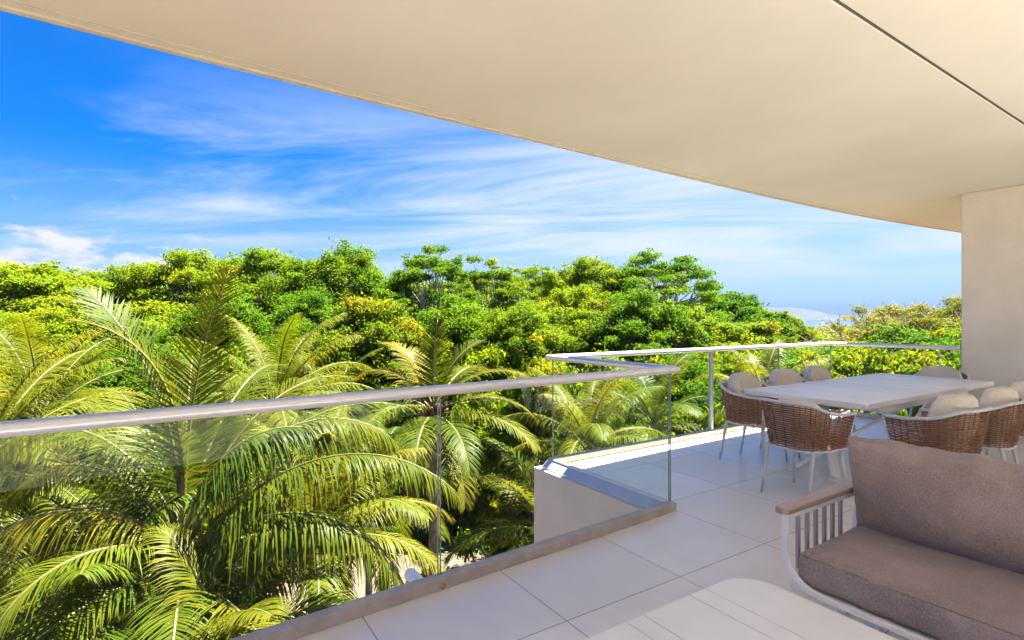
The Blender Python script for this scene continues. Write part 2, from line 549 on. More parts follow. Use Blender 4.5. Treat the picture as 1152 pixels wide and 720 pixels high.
def ground_material():
    m, nt, p = mat('forest_soil')
    tc = nd(nt, 'ShaderNodeTexCoord')
    n = nd(nt, 'ShaderNodeTexNoise', i_Scale=0.35, i_Detail=7.0, i_Roughness=0.62)
    nt.links.new(tc.outputs['Object'], n.inputs['Vector'])
    n2 = nd(nt, 'ShaderNodeTexNoise', i_Scale=5.0, i_Detail=6.0, i_Roughness=0.7)
    nt.links.new(tc.outputs['Object'], n2.inputs['Vector'])
    c = mixc(nt, smooth(nt, n2.outputs[0], 0.3, 0.7), (0.075, 0.050, 0.036), (0.150, 0.108, 0.080))
    c = mixc(nt, smooth(nt, n.outputs[0], 0.52, 0.66), c, (0.055, 0.042, 0.026))
    nt.links.new(c, p.inputs['Base Color'])
    p.inputs['Roughness'].default_value = 0.95
    b = nd(nt, 'ShaderNodeBump', i_Strength=0.6, i_Distance=0.06)
    nt.links.new(n2.outputs[0], b.inputs['Height']); nt.links.new(b.outputs[0], p.inputs['Normal'])
    return m


M['soil'] = ground_material()
M['sea'] = simple('sea_water', (0.012, 0.05, 0.11), 0.18, var=0.1, scale=0.02, bump=0.25, bscale=0.4)
M['hill'] = simple('far_hills', (0.030, 0.038, 0.034), 0.9, var=0.2, scale=0.004)

# ------------------------------------------------------------------ the setting: ground, sea, far hills
GZ = -9.0


def ground_z(x, y):
    r = math.hypot(x, y)
    z = GZ + 0.35 * noise.noise(Vector((x * 0.07, y * 0.07, 0.3)))
    if r > 120: z -= 3.2 * min(1.0, (r - 120) / 700.0)
    if r > 900: z -= 6.0 * min(1.0, (r - 900) / 400.0)
    return z


g = MB()
radii = [0, 4, 8, 12, 16, 20, 24, 28, 33, 38, 45, 55, 70, 100, 150, 250, 450, 800, 1000, 1300, 1500]
NS = 72
vs = [(0, 0, ground_z(0, 0))]
for r_ in radii[1:]:
    for k in range(NS):
        a = 2 * math.pi * k / NS
        x, y = r_ * math.cos(a), r_ * math.sin(a)
        vs.append((x, y, ground_z(x, y)))
fs = [(0, 1 + k, 1 + (k + 1) % NS) for k in range(NS)]
for i in range(len(radii) - 2):
    for k in range(NS):
        a, b = 1 + i * NS + k, 1 + i * NS + (k + 1) % NS
        fs.append((a, a + NS, b + NS, b))
g.add(vs, fs)
tag(g.build('ground', M['soil'], smooth=True), kind='structure')
s_ = MB()
s_.add([(-9000, -9000, -13.2), (9000, -9000, -13.2), (9000, 9000, -13.2), (-9000, 9000, -13.2)], [(0, 1, 2, 3)])
tag(s_.build('sea', M['sea']), kind='structure')

# ridge of hills across the bay: a real ridge about 5 km away
h = MB()
prof = [(770, 12), (800, 60), (830, 98), (848, 112), (862, 100), (878, 96), (893, 100), (905, 86), (918, 66), (930, 44), (945, 22), (965, 8), (1000, 4), (1060, 2)]
pts = []
for i in range(61):
    px = 770 + (1060 - 770) * i / 60
    hz = np.interp(px, [p[0] for p in prof], [p[1] for p in prof])
    hz += 5 * noise.noise(Vector((px * 0.11, 2.0, 0))) * min(1, hz / 30)
    pts.append((px, hz))
rows = []
for (dd, k) in ((4300, 0.0), (4500, 0.35), (4700, 0.75), (4900, 1.0), (5100, 0.7), (5500, 0.0)):
    row = []
    for (px, hz) in pts:
        p = at(px, 358, dd)
        jit = noise.noise(Vector((px * 0.09, dd * 0.01, 1.0)))
        row.append((p.x, p.y, -13.6 + (hz + 14) * k * (1 + 0.12 * jit if k not in (0.0, 1.0) else 1)))
    rows.append(row)
n_ = len(pts)
h.add([p for r_ in rows for p in r_], [(j * n_ + i, j * n_ + i + 1, (j + 1) * n_ + i + 1, (j + 1) * n_ + i) for j in range(5) for i in range(n_ - 1)])
tag(h.build('hills', M['hill'], smooth=True), kind='structure')

# ------------------------------------------------------------------ the balcony
def interp_curve(xs, ys, x):
    """Smooth (Catmull-Rom style) interpolation."""
    n = len(xs)
    i = max(0, min(n - 2, int(np.searchsorted(xs, x)) - 1))
    def slope(k):
        a, b = max(0, k - 1), min(n - 1, k + 1)
        return (ys[b] - ys[a]) / (xs[b] - xs[a])
    hh = xs[i + 1] - xs[i]
    t = (x - xs[i]) / hh
    h00, h10 = 2 * t**3 - 3 * t**2 + 1, t**3 - 2 * t**2 + t
    h01, h11 = -2 * t**3 + 3 * t**2, t**3 - t**2
    return h00 * ys[i] + h10 * hh * slope(i) + h01 * ys[i + 1] + h11 * hh * slope(i + 1)


KX, KY = [-3.2, -0.48, 0.85, 1.87, 3.27], [2.30, 2.515, 2.600, 2.655, 2.735]
def kerb_y(x): return interp_curve(KX, KY, x)     # inner face of the main kerb

BX0, BX1, BY = 3.25, 8.60, 4.245                   # the bay: kerb faces
WX = 8.60                                           # face of the end wall
main_xs = [-3.2 + (3.25 + 3.2) * i / 24 for i in range(25)]

# slab (concrete edge and beam) and the tiled floor on it
sl_ = MB()
sl_.strip([(x, -6.3) for x in main_xs], [(x, kerb_y(x) + 0.14) for x in main_xs], -0.95, -0.03)
sl_.box(3.2502, 9.0, -6.3, 4.40, -0.95, -0.03)
sl_.box(3.11, 3.2498, 2.885, 4.40, -0.95, -0.032)
tag(sl_.build('balcony_slab', M['plaster']), kind='structure')
fl = MB()
fl.strip([(x, -5.99) for x in main_xs], [(x, kerb_y(x) + 0.01) for x in main_xs], -0.03, 0.0)
fl.box(3.2501, WX - 0.001, -5.99, BY + 0.01, -0.03, 0.0)
tag(fl.build('floor', M['tile']), kind='structure')

# roof slab whose underside is the ceiling; unseen inner side left open for light
CZ = 3.06
EX = [-3.2, -0.71, 0.57, 2.54, 4.25, 7.19, 10.0, 13.0]
EY = [3.50, 3.745, 3.835, 3.930, 4.000, 4.090, 4.03, 3.78]
exs = [-3.2 + 16.2 * i / 60 for i in range(61)]
def edge_y(x): return interp_curve(EX, EY, x)
def groove_y(x): return 1.385 + 0.012 * (x - 2.6)
ce = MB()
ce.strip([(x, groove_y(x) + 0.010) for x in exs], [(x, edge_y(x)) for x in exs], CZ, CZ + 0.08)
ce.strip([(x, -1.0) for x in exs], [(x, groove_y(x) - 0.010) for x in exs], CZ, CZ + 0.08)
jn = MB()
jn.strip([(x, groove_y(x) - 0.0097) for x in exs], [(x, groove_y(x) + 0.0097) for x in exs], CZ + 0.006, CZ + 0.03)  # dark strip laid in the groove to paint in its shade
tag(jn.build('ceiling_groove_shade', M['dark']), kind='structure')
tag(ce.build('ceiling', M['ceiling'], bevel=0.004, segs=1), kind='structure')
rf = MB()
rf.strip([(x, -1.0) for x in exs], [(x, edge_y(x) - 0.002) for x in exs], CZ + 0.081, CZ + 0.36)
tag(rf.build('roof_slab', M['lip']), kind='structure')
lip = MB()
lip.strip([(x, edge_y(x) - 0.035) for x in exs], [(x, edge_y(x) + 0.012) for x in exs], CZ - 0.014, CZ + 0.0)
lip.strip([(x, edge_y(x) - 0.115) for x in exs], [(x, edge_y(x) - 0.105) for x in exs], CZ - 0.004, CZ + 0.0)
tag(lip.build('ceiling_drip_edge', M['lip']), kind='structure')

wl = MB()
wl.box(WX, 8.95, -6.0, 2.66, -0.03, CZ - 0.001)
w_ = wl.build('end_wall', M['plaster'], bevel=0.012)
tag(w_, 'beige rendered wall standing at the end of the balcony behind the dining chairs', 'wall')
bw = MB()
bw.box(-3.2, 8.59, -6.3, -6.0, -0.0295, 3.9)  # unseen; set far back so the open floor before it bounces sunlight
b_ = bw.build('house_wall', M['plaster'])
tag(b_, 'beige house wall with dark sliding glass doors along the inner side of the balcony', 'wall')
for k in range(4):
    gd = MB(); gd.box(-2.6 + 2.7 * k, -0.2 + 2.7 * k, -5.998, -5.96, 0.02, 2.5)
    gd.build('glass_door', M['darkglass'], b_)

# ------------------------------------------------------------------ the glass railing
rail = empty('glass_railing', (3.25, 2.75, 0))
tag(rail, 'frameless clear glass railing with silver handrail running round the balcony edge', 'railing')


def rel(o, root):
    o.parent = root
    o.matrix_parent_inverse = Matrix.Translation(root.location).inverted()
    return o


RZ = 1.07
rpath = [(x, kerb_y(x) + 0.03, RZ) for x in main_xs[:-1]] + [(3.245, 2.765, RZ), (3.235, 4.285, RZ), (8.63, 4.285, RZ), (8.635, 2.67, RZ)]
hr = MB()
prof_r = [(0.040 * math.cos(t) * (1 if True else 1), 0.027 * math.sin(t)) for t in [2 * math.pi * k / 20 for k in range(20)]]
# super-ellipse: a flattened round tube
prof_r = [(0.041 * math.copysign(abs(math.cos(t)) ** 0.75, math.cos(t)), 0.028 * math.copysign(abs(math.sin(t)) ** 0.75, math.sin(t))) for t in [2 * math.pi * k / 20 for k in range(20)]]
hr.sweep(rpath, prof_r)
o = rel(hr.build('handrail', M['rail'], smooth=True), rail)
es = o.modifiers.new('es', 'EDGE_SPLIT'); es.split_angle = R(50)

# kerb under the glass
kb = MB()
kb.sweep([(x, kerb_y(x) + 0.035, 0.0315) for x in main_xs[:-1]] + [(3.25, 2.772, 0.0315)], rect_prof(0.07, 0.063))
rel(kb.build('kerb', M['kerb'], bevel=0.004), rail)
kb = MB()
kb.box(3.225, 8.66, BY, BY + 0.075, 0.0, 0.066)
kb.box(8.585, 8.66, 2.665, BY - 0.001, 0.0, 0.066)
rel(kb.build('kerb', M['kerb'], bevel=0.008), rail)
ch = MB()
ch.box(3.222, 3.262, 2.745, 4.243, -0.03, 0.060)
ch.box(3.150, 3.221, 2.775, 4.32, -0.0315, -0.012)
ch.add([(3.150, 2.775, -0.012), (3.150, 4.32, -0.012), (3.221, 4.32, 0.045), (3.221, 2.775, 0.045), (3.221, 2.775, -0.012), (3.221, 4.32, -0.012)],
       [(0, 3, 2, 1), (0, 4, 3), (1, 2, 5), (3, 4, 5, 2)])
rel(ch.build('base_channel', M['channel']), rail)


def panel(pts2, z0=0.060, z1=1.045, th=0.012):
    """One pane of glass along a polyline, with its greenish ground edges as a child."""
    mb = MB()
    mb.sweep([(x, y, (z0 + z1) / 2) for x, y in pts2], rect_prof(th, z1 - z0), cap=False)
    p = rel(mb.build('glass_panel', M['glass']), rail)
    for k in (0, -1):
        e = MB()
        a = Vector((*pts2[k], 0)); b = Vector((*pts2[1 if k == 0 else -2], 0))
        t = (b - a).normalized() * 0.0012
        e.beam((a.x - t.x, a.y - t.y, z0), (a.x - t.x, a.y - t.y, z1), th, 0.0024, up=(t.x * 800, t.y * 800, 0))
        e.build('glass_edge', M['edge'], p)
    return p


def mainline(a, b, n=8): return [(a + (b - a) * i / n, kerb_y(a + (b - a) * i / n) + 0.045) for i in range(n + 1)]
panel(mainline(-3.1, -0.62)); panel(mainline(-0.60, 1.245)); panel(mainline(1.262, 3.232))
panel([(3.240, 2.80), (3.240, 4.262)])
panel([(3.262, BY + 0.040), (5.705, BY + 0.040)])
panel([(5.770, BY + 0.040), (7.20, BY + 0.040)])
panel([(7.215, BY + 0.040), (8.615, BY + 0.040)])
ps = MB(); ps.box(5.720, 5.756, BY + 0.018, BY + 0.062, 0.066, 1.044)  # added bar standing in for the reflections where the panes overlap
rel(ps.build('joint_reflection_bar', M['channel'], bevel=0.004), rail)
panel([(8.625, 4.270), (8.625, 2.90)])
panel([(8.625, 2.885), (8.625, 2.67)])

# drain: brass outlet in the kerb face, white spout outside
dr = empty('drain_spout', (1.24, 2.80, 0))
tag(dr, 'white plastic drain pipe sticking out past the kerb below the glass joint', 'drain pipe')
mb = MB(); mb.tube([(1.215, 2.80, -0.045), (1.215, 2.90, -0.046), (1.215, 2.985, -0.048)], 0.036, 20)
o = rel(mb.build('pipe', M['pipe'], smooth=True), dr)
o.modifiers.new('es', 'EDGE_SPLIT').split_angle = R(50)
mb = MB(); mb.tube([(1.255, kerb_y(1.255) - 0.004, 0.022), (1.255, kerb_y(1.255) + 0.01, 0.022)], 0.016, 14)
rel(mb.build('outlet', M['brass'], smooth=True), dr)

# ------------------------------------------------------------------ cushions
def rounded_box(lx, ly, lz, r, n=(16, 16, 6), puff=(0, 0, 0), wr=0.0, seed=0.0, ws=9.0):
    """A stuffed box cushion centred on the origin."""
    mb = MB()
    hx, hy, hz = lx / 2, ly / 2, lz / 2
    bm = bmesh.new()
    def face(axis, sgn):
        ax = [0, 1, 2]; ax.remove(axis)
        nu, nv = n[ax[0]], n[ax[1]]
        grid = []
        for i in range(nu + 1):
            row = []
            for j in range(nv + 1):
                p = [0, 0, 0]
                p[axis] = sgn; p[ax[0]] = -1 + 2 * i / nu; p[ax[1]] = -1 + 2 * j / nv
                row.append(p)
            grid.append(row)
        base = len(mb.v)
        vv, ff = [], []
        for row in grid:
            for p in row:
                q = Vector((p[0] * hx, p[1] * hy, p[2] * hz))
                c = Vector((max(-hx + r, min(hx - r, q.x)), max(-hy + r, min(hy - r, q.y)), max(-hz + r, min(hz - r, q.z))))
                dvec = q - c
                if dvec.length > 1e-9: q = c + dvec.normalized() * r
                u2, v2, w2 = p
                fx = (1 - v2 * v2) * (1 - w2 * w2); fy = (1 - u2 * u2) * (1 - w2 * w2); fz = (1 - u2**4) * (1 - v2**4)
                q.x += puff[0] * u2 * fx; q.y += puff[1] * v2 * fy; q.z += puff[2] * w2 * fz
                if wr:
                    nv3 = noise.noise_vector(q * ws + Vector((seed, seed * 2, 0)))
                    n5 = noise.noise_vector(Vector((q.x * ws * 3.2, q.y * ws * 3.2, q.z * ws * 1.2)) + Vector((seed, 3, 1)))
                    edge = max(abs(u2) ** 6 if hx > 0.2 else 0, abs(v2) ** 6 if hy > 0.2 else 0, abs(w2) ** 6 if hz > 0.2 else 0)
                    q += nv3 * wr + n5 * wr * 0.9 * (0.35 + edge)
                vv.append(q)
        for i in range(nu):
            for j in range(nv):
                ff.append((i * (nv + 1) + j, (i + 1) * (nv + 1) + j, (i + 1) * (nv + 1) + j + 1, i * (nv + 1) + j + 1))
        mb.add(vv, ff)
    for axis in range(3):
        for sgn in (-1, 1): face(axis, sgn)
    bm.free()
    return mb


def weld(o, dist=0.0008):
    bm = bmesh.new(); bm.from_mesh(o.data)
    bmesh.ops.remove_doubles(bm, verts=bm.verts, dist=dist)
    bmesh.ops.recalc_face_normals(bm, faces=bm.faces)
    bm.to_mesh(o.data); bm.free()
    o.data.polygons.foreach_set('use_smooth', [True] * len(o.data.polygons))
    return o


def pillow(w, hgt, th, n=28, wr=0.006, seed=0.0, concave=0.02, power=0.42, bend=0.0, dome=0.0):
    """Knife-edge pillow in the XZ plane (thickness along Y), centred on the origin."""
    mb = MB()
    for side in (-1, 1):
        vv, ff = [], []
        for i in range(n + 1):
            for j in range(n + 1):
                u, v = -1 + 2 * i / n, -1 + 2 * j / n
                us, vs_ = math.sin(u * math.pi / 2), math.sin(v * math.pi / 2)
                x = us * (w / 2) * (1 - concave * (1 - abs(vs_)) ** 2 * 0.0)
                z = vs_ * (hgt / 2)
                x *= 1 - concave * (1 - vs_ * vs_) * abs(us) ** 3
                z *= 1 - concave * (1 - us * us) * abs(vs_) ** 3 * (w / hgt) * 0.6
                if dome and vs_ > 0: x *= 1 - dome * vs_ ** 2.5; z *= 1 - 0.30 * dome * us ** 2
                t = max(0.0, (1 - us ** 2) * (1 - vs_ ** 2)) ** power
                rim = 1 - t
                # gathers running in from the seam
                gath = noise.noise(Vector((x * 30, z * 30, seed))) * rim ** 2 * (1 if t > 0.02 else 0)
                big = noise.noise(Vector((x * 5, z * 5, seed + 7)))
                y = side * (th / 2 * t * (1 + 0.10 * big) + wr * gath + 0.004)
                y += bend * us * us
                z += wr * 1.2 * noise.noise(Vector((x * 9, side * 0.1, seed + 2))) * abs(vs_) ** 4
                vv.append((x, y, z))
        for i in range(n):
            for j in range(n):
                f = (i * (n + 1) + j, (i + 1) * (n + 1) + j, (i + 1) * (n + 1) + j + 1, i * (n + 1) + j + 1)
                ff.append(f)
        mb.add(vv, ff)
    # close the seam
    N = (n + 1) * (n + 1)
    b = [i * (n + 1) for i in range(n + 1)] + [n * (n + 1) + j for j in range(1, n + 1)] + [i * (n + 1) + n for i in range(n - 1, -1, -1)] + [j for j in range(n - 1, 0, -1)]
    for k in range(len(b)):
        a, c = b[k], b[(k + 1) % len(b)]
        mb.f.append((a, c, c + N, a + N))
    return mb


# ------------------------------------------------------------------ dining chair
def chair_u(s):
    """U-shaped plan of the shell at height fraction s (0 bottom, 1 rim), as a function of t in 0..1."""
    hw = 0.228 + 0.052 * s
    yb = -0.232 - 0.058 * s
    yf = 0.205 + 0.035 * s
    rad_y = 0.30
    pts = []
    L1 = yf - (yb + rad_y)
    arc = math.pi * 0.5 * (hw + rad_y)
    tot = 2 * L1 + arc

    def f(t):
        l = t * tot
        if l < L1: return Vector((hw, yf - l, 0))
        if l > tot - L1: return Vector((-hw, yf - (tot - l), 0))
        a = (l - L1) / arc * math.pi
        e = 0.62
        cx, sx = math.cos(a), math.sin(a)
        return Vector((hw * math.copysign(abs(cx) ** e, cx), yb + rad_y - rad_y * abs(sx) ** e, 0))
    return f


Z_BOT = 0.405
def rim_z(t):
    k = 0.5 - 0.5 * math.cos(math.pi * min(1, max(0, (min(t, 1 - t) - 0.10) / 0.30)))
    return 0.690 + 0.095 * k


def shell(t, s):
    p = chair_u(s)(t)
    p.z = Z_BOT + (rim_z(t) - Z_BOT) * s
    return p


def make_chair():
    root = empty('dining_chair')
    fr = MB()
    n = 48
    rim = [shell(i / n, 1.0) for i in range(n + 1)]
    fr.sweep(rim, [(0.017 * math.copysign(abs(math.cos(a)) ** .7, math.cos(a)), 0.0115 * math.copysign(abs(math.sin(a)) ** .7, math.sin(a))) for a in [2 * math.pi * k / 10 for k in range(10)]])
    low = [shell(i / n, 0.0) for i in range(n + 1)]
    fr.sweep(low + [low[0]], circle_prof(0.011, 8))
    for t in (0.0, 1.0):
        fr.tube([shell(t, 1.0), shell(t, 0.5), shell(t, 0.0)], 0.011, 8)
    fr.build('frame', M['greymetal'], root, smooth=True)
    wv = MB()
    ribs, rows = 26, 21
    for r in range(rows):
        s = (r + 0.7) / (rows + 0.3)
        pts, m = [], ribs * 2
        f = chair_u(s)
        path = []
        for i in range(m + 1):
            t = 0.006 + 0.988 * i / m
            p = shell(t, s)
            c = Vector((0, 0.0, p.z))
            out = Vector((p.x, p.y + 0.02, 0)).normalized()
            off = 0.0055 * math.cos(math.pi * (i / 2 + r)) + 0.001 * noise.noise(Vector((i * 1.7, r * 3.1, 0)))
            dz = 0.0016 * noise.noise(Vector((i * 0.9, r * 5.3, 4)))
            path.append(p + out * off + Vector((0, 0, dz)))
        wv.sweep(path, [(-0.0035, -0.0046), (0.0035, -0.0046), (0.0048, 0), (0.0035, 0.0046), (-0.0035, 0.0046), (-0.0048, 0)])
    for k in range(ribs + 1):
        t = 0.006 + 0.988 * k / ribs
        wv.tube([shell(t, 0.0), shell(t, 0.5), shell(t, 1.0)], 0.0042, 5, cap=False)
    wv.build('weave', M['wicker'], root, smooth=True)
    for sx in (-1, 1):
        for sy in (-1, 1):
            x0, y0 = 0.195 * sx, (0.185 if sy > 0 else -0.185)
            x1, y1 = 0.232 * sx if sy > 0 else 0.205 * sx, 0.222 if sy > 0 else -0.262
            lg = MB(); lg.tube([(x0, y0, Z_BOT + 0.004), (x1, y1, 0.0)], [0.0165, 0.0095], 10)
            lg.build('leg', M['greymetal'], root, smooth=True)
    sc = weld(rounded_box(0.385, 0.36, 0.080, 0.035, (12, 12, 4), (0, 0, 0.018), 0.003, 1.0).build('seat_cushion', M['beige'], root, recalc=False))
    sc.location = (0, 0.03, 0.464)
    # a plump curved back cushion
    pb = pillow(0.48, 0.40, 0.17, 22, 0.006, 3.0, 0.03, 0.38, bend=0.10, dome=0.42)
    pc = weld(pb.build('back_cushion', M['beige'], root, recalc=False))
    pc.location = (0, -0.165, 0.695)
    pc.rotation_euler = (R(10), 0, 0)
    return root


CHAIRS = [
    # x, y, rz (0 = faces +Y), label
    (4.46, 2.43, -94, 'brown woven dining chair with beige cushion at the near end of the table'),
    (5.04, 3.25, 185, 'brown woven dining chair by the glass railing, first of three from the near end'),
    (5.80, 3.27, 175, 'brown woven dining chair by the glass railing, second of the three beige backs'),
    (6.56, 3.29, 187, 'brown woven dining chair by the glass railing, farthest of the three beige backs'),
    (5.06, 1.72, -5, 'dark brown woven dining chair directly behind the mauve sofa back, pale cushion showing'),
    (5.83, 1.69, 5, 'dark brown woven dining chair, second of three on the sofa side of the table'),
    (6.60, 1.70, -1, 'woven dining chair on the sofa side of the table, nearest the beige end wall'),
    (8.02, 2.72, 90, 'dining chair at the far table end, only its pale back showing'),
]
ch0 = make_chair()
chairs = [ch0] + [copy_tree(ch0) for _ in CHAIRS[1:]]
for c, (x, y, rz, lab) in zip(chairs, CHAIRS):
    c.location = (x, y, 0); c.rotation_euler = (0, 0, R(rz))
    tag(c, lab, 'chair', 'woven dining chairs around the white table')
for c, dz in ((chairs[0], -0.095), (chairs[7], -0.03)):          # these two cushions have slid down
    for k in c.children:
        if k.name.startswith('back_cushion'): k.location.z += dz

# ------------------------------------------------------------------ dining table
TX0, TX1, TY0, TY1, TZ = 4.85, 7.82, 2.12, 3.24, 0.75
tb = empty('dining_table', ((TX0 + TX1) / 2, (TY0 + TY1) / 2, 0))
tag(tb, 'long white boarded dining table with crossed grey metal legs on pale tiles', 'table')
nb = 10
for k in range(nb):
    pass
bd = MB()
wb = (TX1 - TX0 - 0.06) / nb
for k in range(nb):
    x0 = TX0 + 0.03 + k * wb
    bd.box(x0 + 0.0028, x0 + wb - 0.0028, TY0 + 0.022, TY1 - 0.022, TZ - 0.028, TZ - 0.0005)
rel(bd.build('table_top', M['board'], bevel=0.0015, segs=1), tb)
bd = MB()
bd.box(TX0, TX1, TY0, TY0 + 0.020, TZ - 0.046, TZ)
bd.box(TX0, TX1, TY1 - 0.020, TY1, TZ - 0.046, TZ)
bd.box(TX0, TX0 + 0.028, TY0 + 0.0205, TY1 - 0.0205, TZ - 0.046, TZ)
bd.box(TX1 - 0.028, TX1, TY0 + 0.0205, TY1 - 0.0205, TZ - 0.046, TZ)
bd.box(TX0 + 0.03, TX1 - 0.03, TY0 + 0.021, TY1 - 0.021, TZ - 0.044, TZ - 0.0285)
rel(bd.build('edge_frame', M['white'], bevel=0.003), tb)
ap = MB()
for y in (TY0 + 0.10, TY1 - 0.13):
    ap = MB()
    ap.box(TX0 + 0.45, TX1 - 0.45, y, y + 0.03, TZ - 0.135, TZ - 0.075)      # extension rails, with a slot above them
    ap.box(TX0 + 0.45, TX0 + 0.53, y, y + 0.03, TZ - 0.0745, TZ - 0.0445)
    ap.box(TX1 - 0.53, TX1 - 0.45, y, y + 0.03, TZ - 0.0745, TZ - 0.0445)
    rel(ap.build('apron', M['white'], bevel=0.003), tb)
for x in (TX0 + 0.47, 6.30, TX1 - 0.51):
    ap = MB(); ap.box(x, x + 0.04, TY0 + 0.1305, TY1 - 0.1305, TZ - 0.13, TZ - 0.08)
    rel(ap.build('cross_rail', M['white'], bevel=0.003), tb)
ym = (TY0 + TY1) / 2
for (xa, xb) in ((5.08, 6.02), (7.56, 6.62)):
    for sgn in (-1, 1):
        lg = MB()
        off = 0.03 * sgn
        lg.beam((xa, ym + 0.20 * sgn, 0.012), (xb, ym - 0.40 * sgn, TZ - 0.125), 0.085, 0.030, up=(0.2, 0.3 * sgn, 1))
        lg.box(xa - 0.05, xa + 0.05, ym + 0.20 * sgn - 0.045, ym + 0.20 * sgn + 0.045, 0.0, 0.012)
        rel(lg.build('leg', M['white'], bevel=0.003), tb)

# ------------------------------------------------------------------ sofa
sf = empty('sofa', (2.80, 0.42, 0))
tag(sf, 'two seat sofa with mauve brown cushions, white metal frame and slatted wooden armrests', 'sofa')
FX, SY0, SY1 = 2.37, 1.375, -0.53      # front plane, outer faces of the two sides
fr = MB()
# front hoop: post - rounded corner - front rail - rounded corner - post
path = [(FX, SY0, 0.578)]
path.append((FX, SY0, 0.40))
for k in range(1, 7):
    a = k / 6 * math.pi / 2
    path.append((FX, SY0 - 0.16 * (1 - math.cos(a)), 0.262 + 0.14 * (1 - math.sin(a)) - 0.002))
for k in range(6):
    a = (1 - k / 6) * math.pi / 2
    path.append((FX, SY1 + 0.16 * (1 - math.cos(a)), 0.262 + 0.14 * (1 - math.sin(a)) - 0.002))
path += [(FX, SY1, 0.40), (FX, SY1, 0.578)]
fr.sweep(path, rect_prof(0.024, 0.022), up=(1, 0, 0))
# seat deck, side rails, back posts and back rails
fr.box(FX + 0.02, 3.04, SY1 + 0.01, SY0 - 0.01, 0.236, 0.262)
for y in (SY0 - 0.011, SY1 - 0.011):
    fr.box(FX + 0.018, 3.06, y, y + 0.022, 0.545, 0.578)
    fr.box(FX + 0.09, 3.06, y, y + 0.022, 0.270, 0.300)
    fr.beam((3.00, y + 0.011, 0.26), (3.10, y + 0.011, 0.80), 0.022, 0.034, up=(1, 0, 0))
fr.beam((3.105, SY1, 0.80), (3.105, SY0, 0.80), 0.03, 0.022)
fr.beam((3.05, SY1, 0.52), (3.05, SY0, 0.52), 0.022, 0.03)
rel(fr.build('frame', M['white'], bevel=0.003), sf)
for y in (SY0, SY1):
    for k in range(6):
        x = 2.475 + 0.0775 * k
        m_ = MB(); m_.box(x - 0.011, x + 0.011, y - 0.007, y + 0.007, 0.2995, 0.546)
        rel(m_.build('slat', M['slat_shade'], bevel=0.002), sf)
    m_ = MB()
    x0, x1, hw = 2.325, 3.04, 0.034
    out = []
    for k in range(9):
        a = math.pi / 2 + math.pi * k / 8
        out.append((x0 + 0.03 + 0.03 * math.cos(a), y + hw * math.sin(a)))
    out += [(x1, y - hw), (x1, y + hw)]
    z0, z1 = 0.5785, 0.606
    nn = len(out)
    m_.add([(x, yy, z0) for x, yy in out] + [(x, yy, z1) for x, yy in out],
           [tuple(range(nn)), tuple(nn + i for i in range(nn))] + [(i, (i + 1) % nn, nn + (i + 1) % nn, nn + i) for i in range(nn)])
    rel(m_.build('armrest', M['arm'], bevel=0.006, segs=3), sf)
for (x, y) in ((2.83, 1.345), (2.80, 1.185), (2.83, -0.50), (2.80, -0.34)):
    m_ = MB(); m_.box(x - 0.025, x + 0.025, y - 0.02, y + 0.02, 0.0, 0.2355)
    rel(m_.build('leg', M['white'], bevel=0.003), sf)
ly = (SY0 - 0.03) - (SY1 + 0.03)
sc = weld(rounded_box(0.74, ly, 0.150, 0.045, (44, 150, 14), (0.014, 0, 0.022), 0.0068, 2.0, 7.0).build('seat_cushion', M['mauve'], sf, recalc=False))
sc.location = (FX + 0.02 + 0.37 - 2.80, (SY0 + SY1) / 2 - 0.42, 0.338)
# piped seam along the top front edge and end
pp = MB()
path = []
zt = 0.4035
for i in range(60):
    y = SY0 - 0.075 - (ly - 0.09) * i / 59
    path.append((FX + 0.0295 + 0.003 * noise.noise(Vector((y * 14, 0, 0))), y, zt - 0.005 + 0.0035 * noise.noise(Vector((y * 17, 5, 0)))))
pp.tube(path, 0.0042, 6)
q = pp.build('piping', M['mauve'], None, smooth=True)
q.parent = sc; q.matrix_parent_inverse = Matrix.Translation(Vector(sc.location) + Vector(sf.location)).inverted()
for i, (ya, yb) in enumerate(((1.345, 0.435), (0.425, -0.50))):
    pb = pillow(ya - yb, 0.475, 0.25, 90, 0.019, 11.0 + 5 * i, 0.018, 0.26)
    pc = weld(pb.build('back_cushion', M['mauve'], sf, recalc=False))
    pc.location = (2.945 - 2.80, (ya + yb) / 2 - 0.42, 0.632)
    pc.rotation_euler = (R(14), 0, R(-90))

# ------------------------------------------------------------------ coffee table
ct = empty('coffee_table', (1.55, 0.75, 0))
tag(ct, 'low white slatted coffee table with rounded corners in front of the sofa', 'table')
cx0, cx1, cy0, cy1, cz = 0.88, 2.12, 0.10, 1.415, 0.355
gaps = [1.060, 1.146, 1.410, 1.497, 1.760, 1.856]
top = MB()
rr = 0.15
def cut(x, end):
    """y of the rounded outline at x"""
    for xc, sg in ((cx0 + rr, -1), (cx1 - rr, 1)):
        if (x - xc) * sg > 0:
            dy = rr - math.sqrt(max(0, rr * rr - (x - xc) ** 2))
            return cy1 - dy if end else cy0 + dy
    return cy1 if end else cy0
edges = [cx0] + gaps + [cx1]
for a, b in zip(edges[:-1], edges[1:]):
    a2 = a + (0.0014 if a != cx0 else 0); b2 = b - (0.0014 if b != cx1 else 0)
    # finer steps towards a rounded end
    xs = sorted(set([a2 + (b2 - a2) * i / 10 for i in range(11)] + ([cx1 - rr * (1 - math.sin(math.pi / 2 * k / 12)) for k in range(13)] if b == cx1 else []) + ([cx0 + rr * (1 - math.sin(math.pi / 2 * k / 12)) for k in range(13)] if a == cx0 else [])))
    xs = [x for x in xs if a2 <= x <= b2]
    top.strip([(x, cut(x, False)) for x in xs], [(x, cut(x, True)) for x in xs], cz - 0.022, cz)
rel(top.build('table_top', M['white'], bevel=0.002, segs=1), ct)
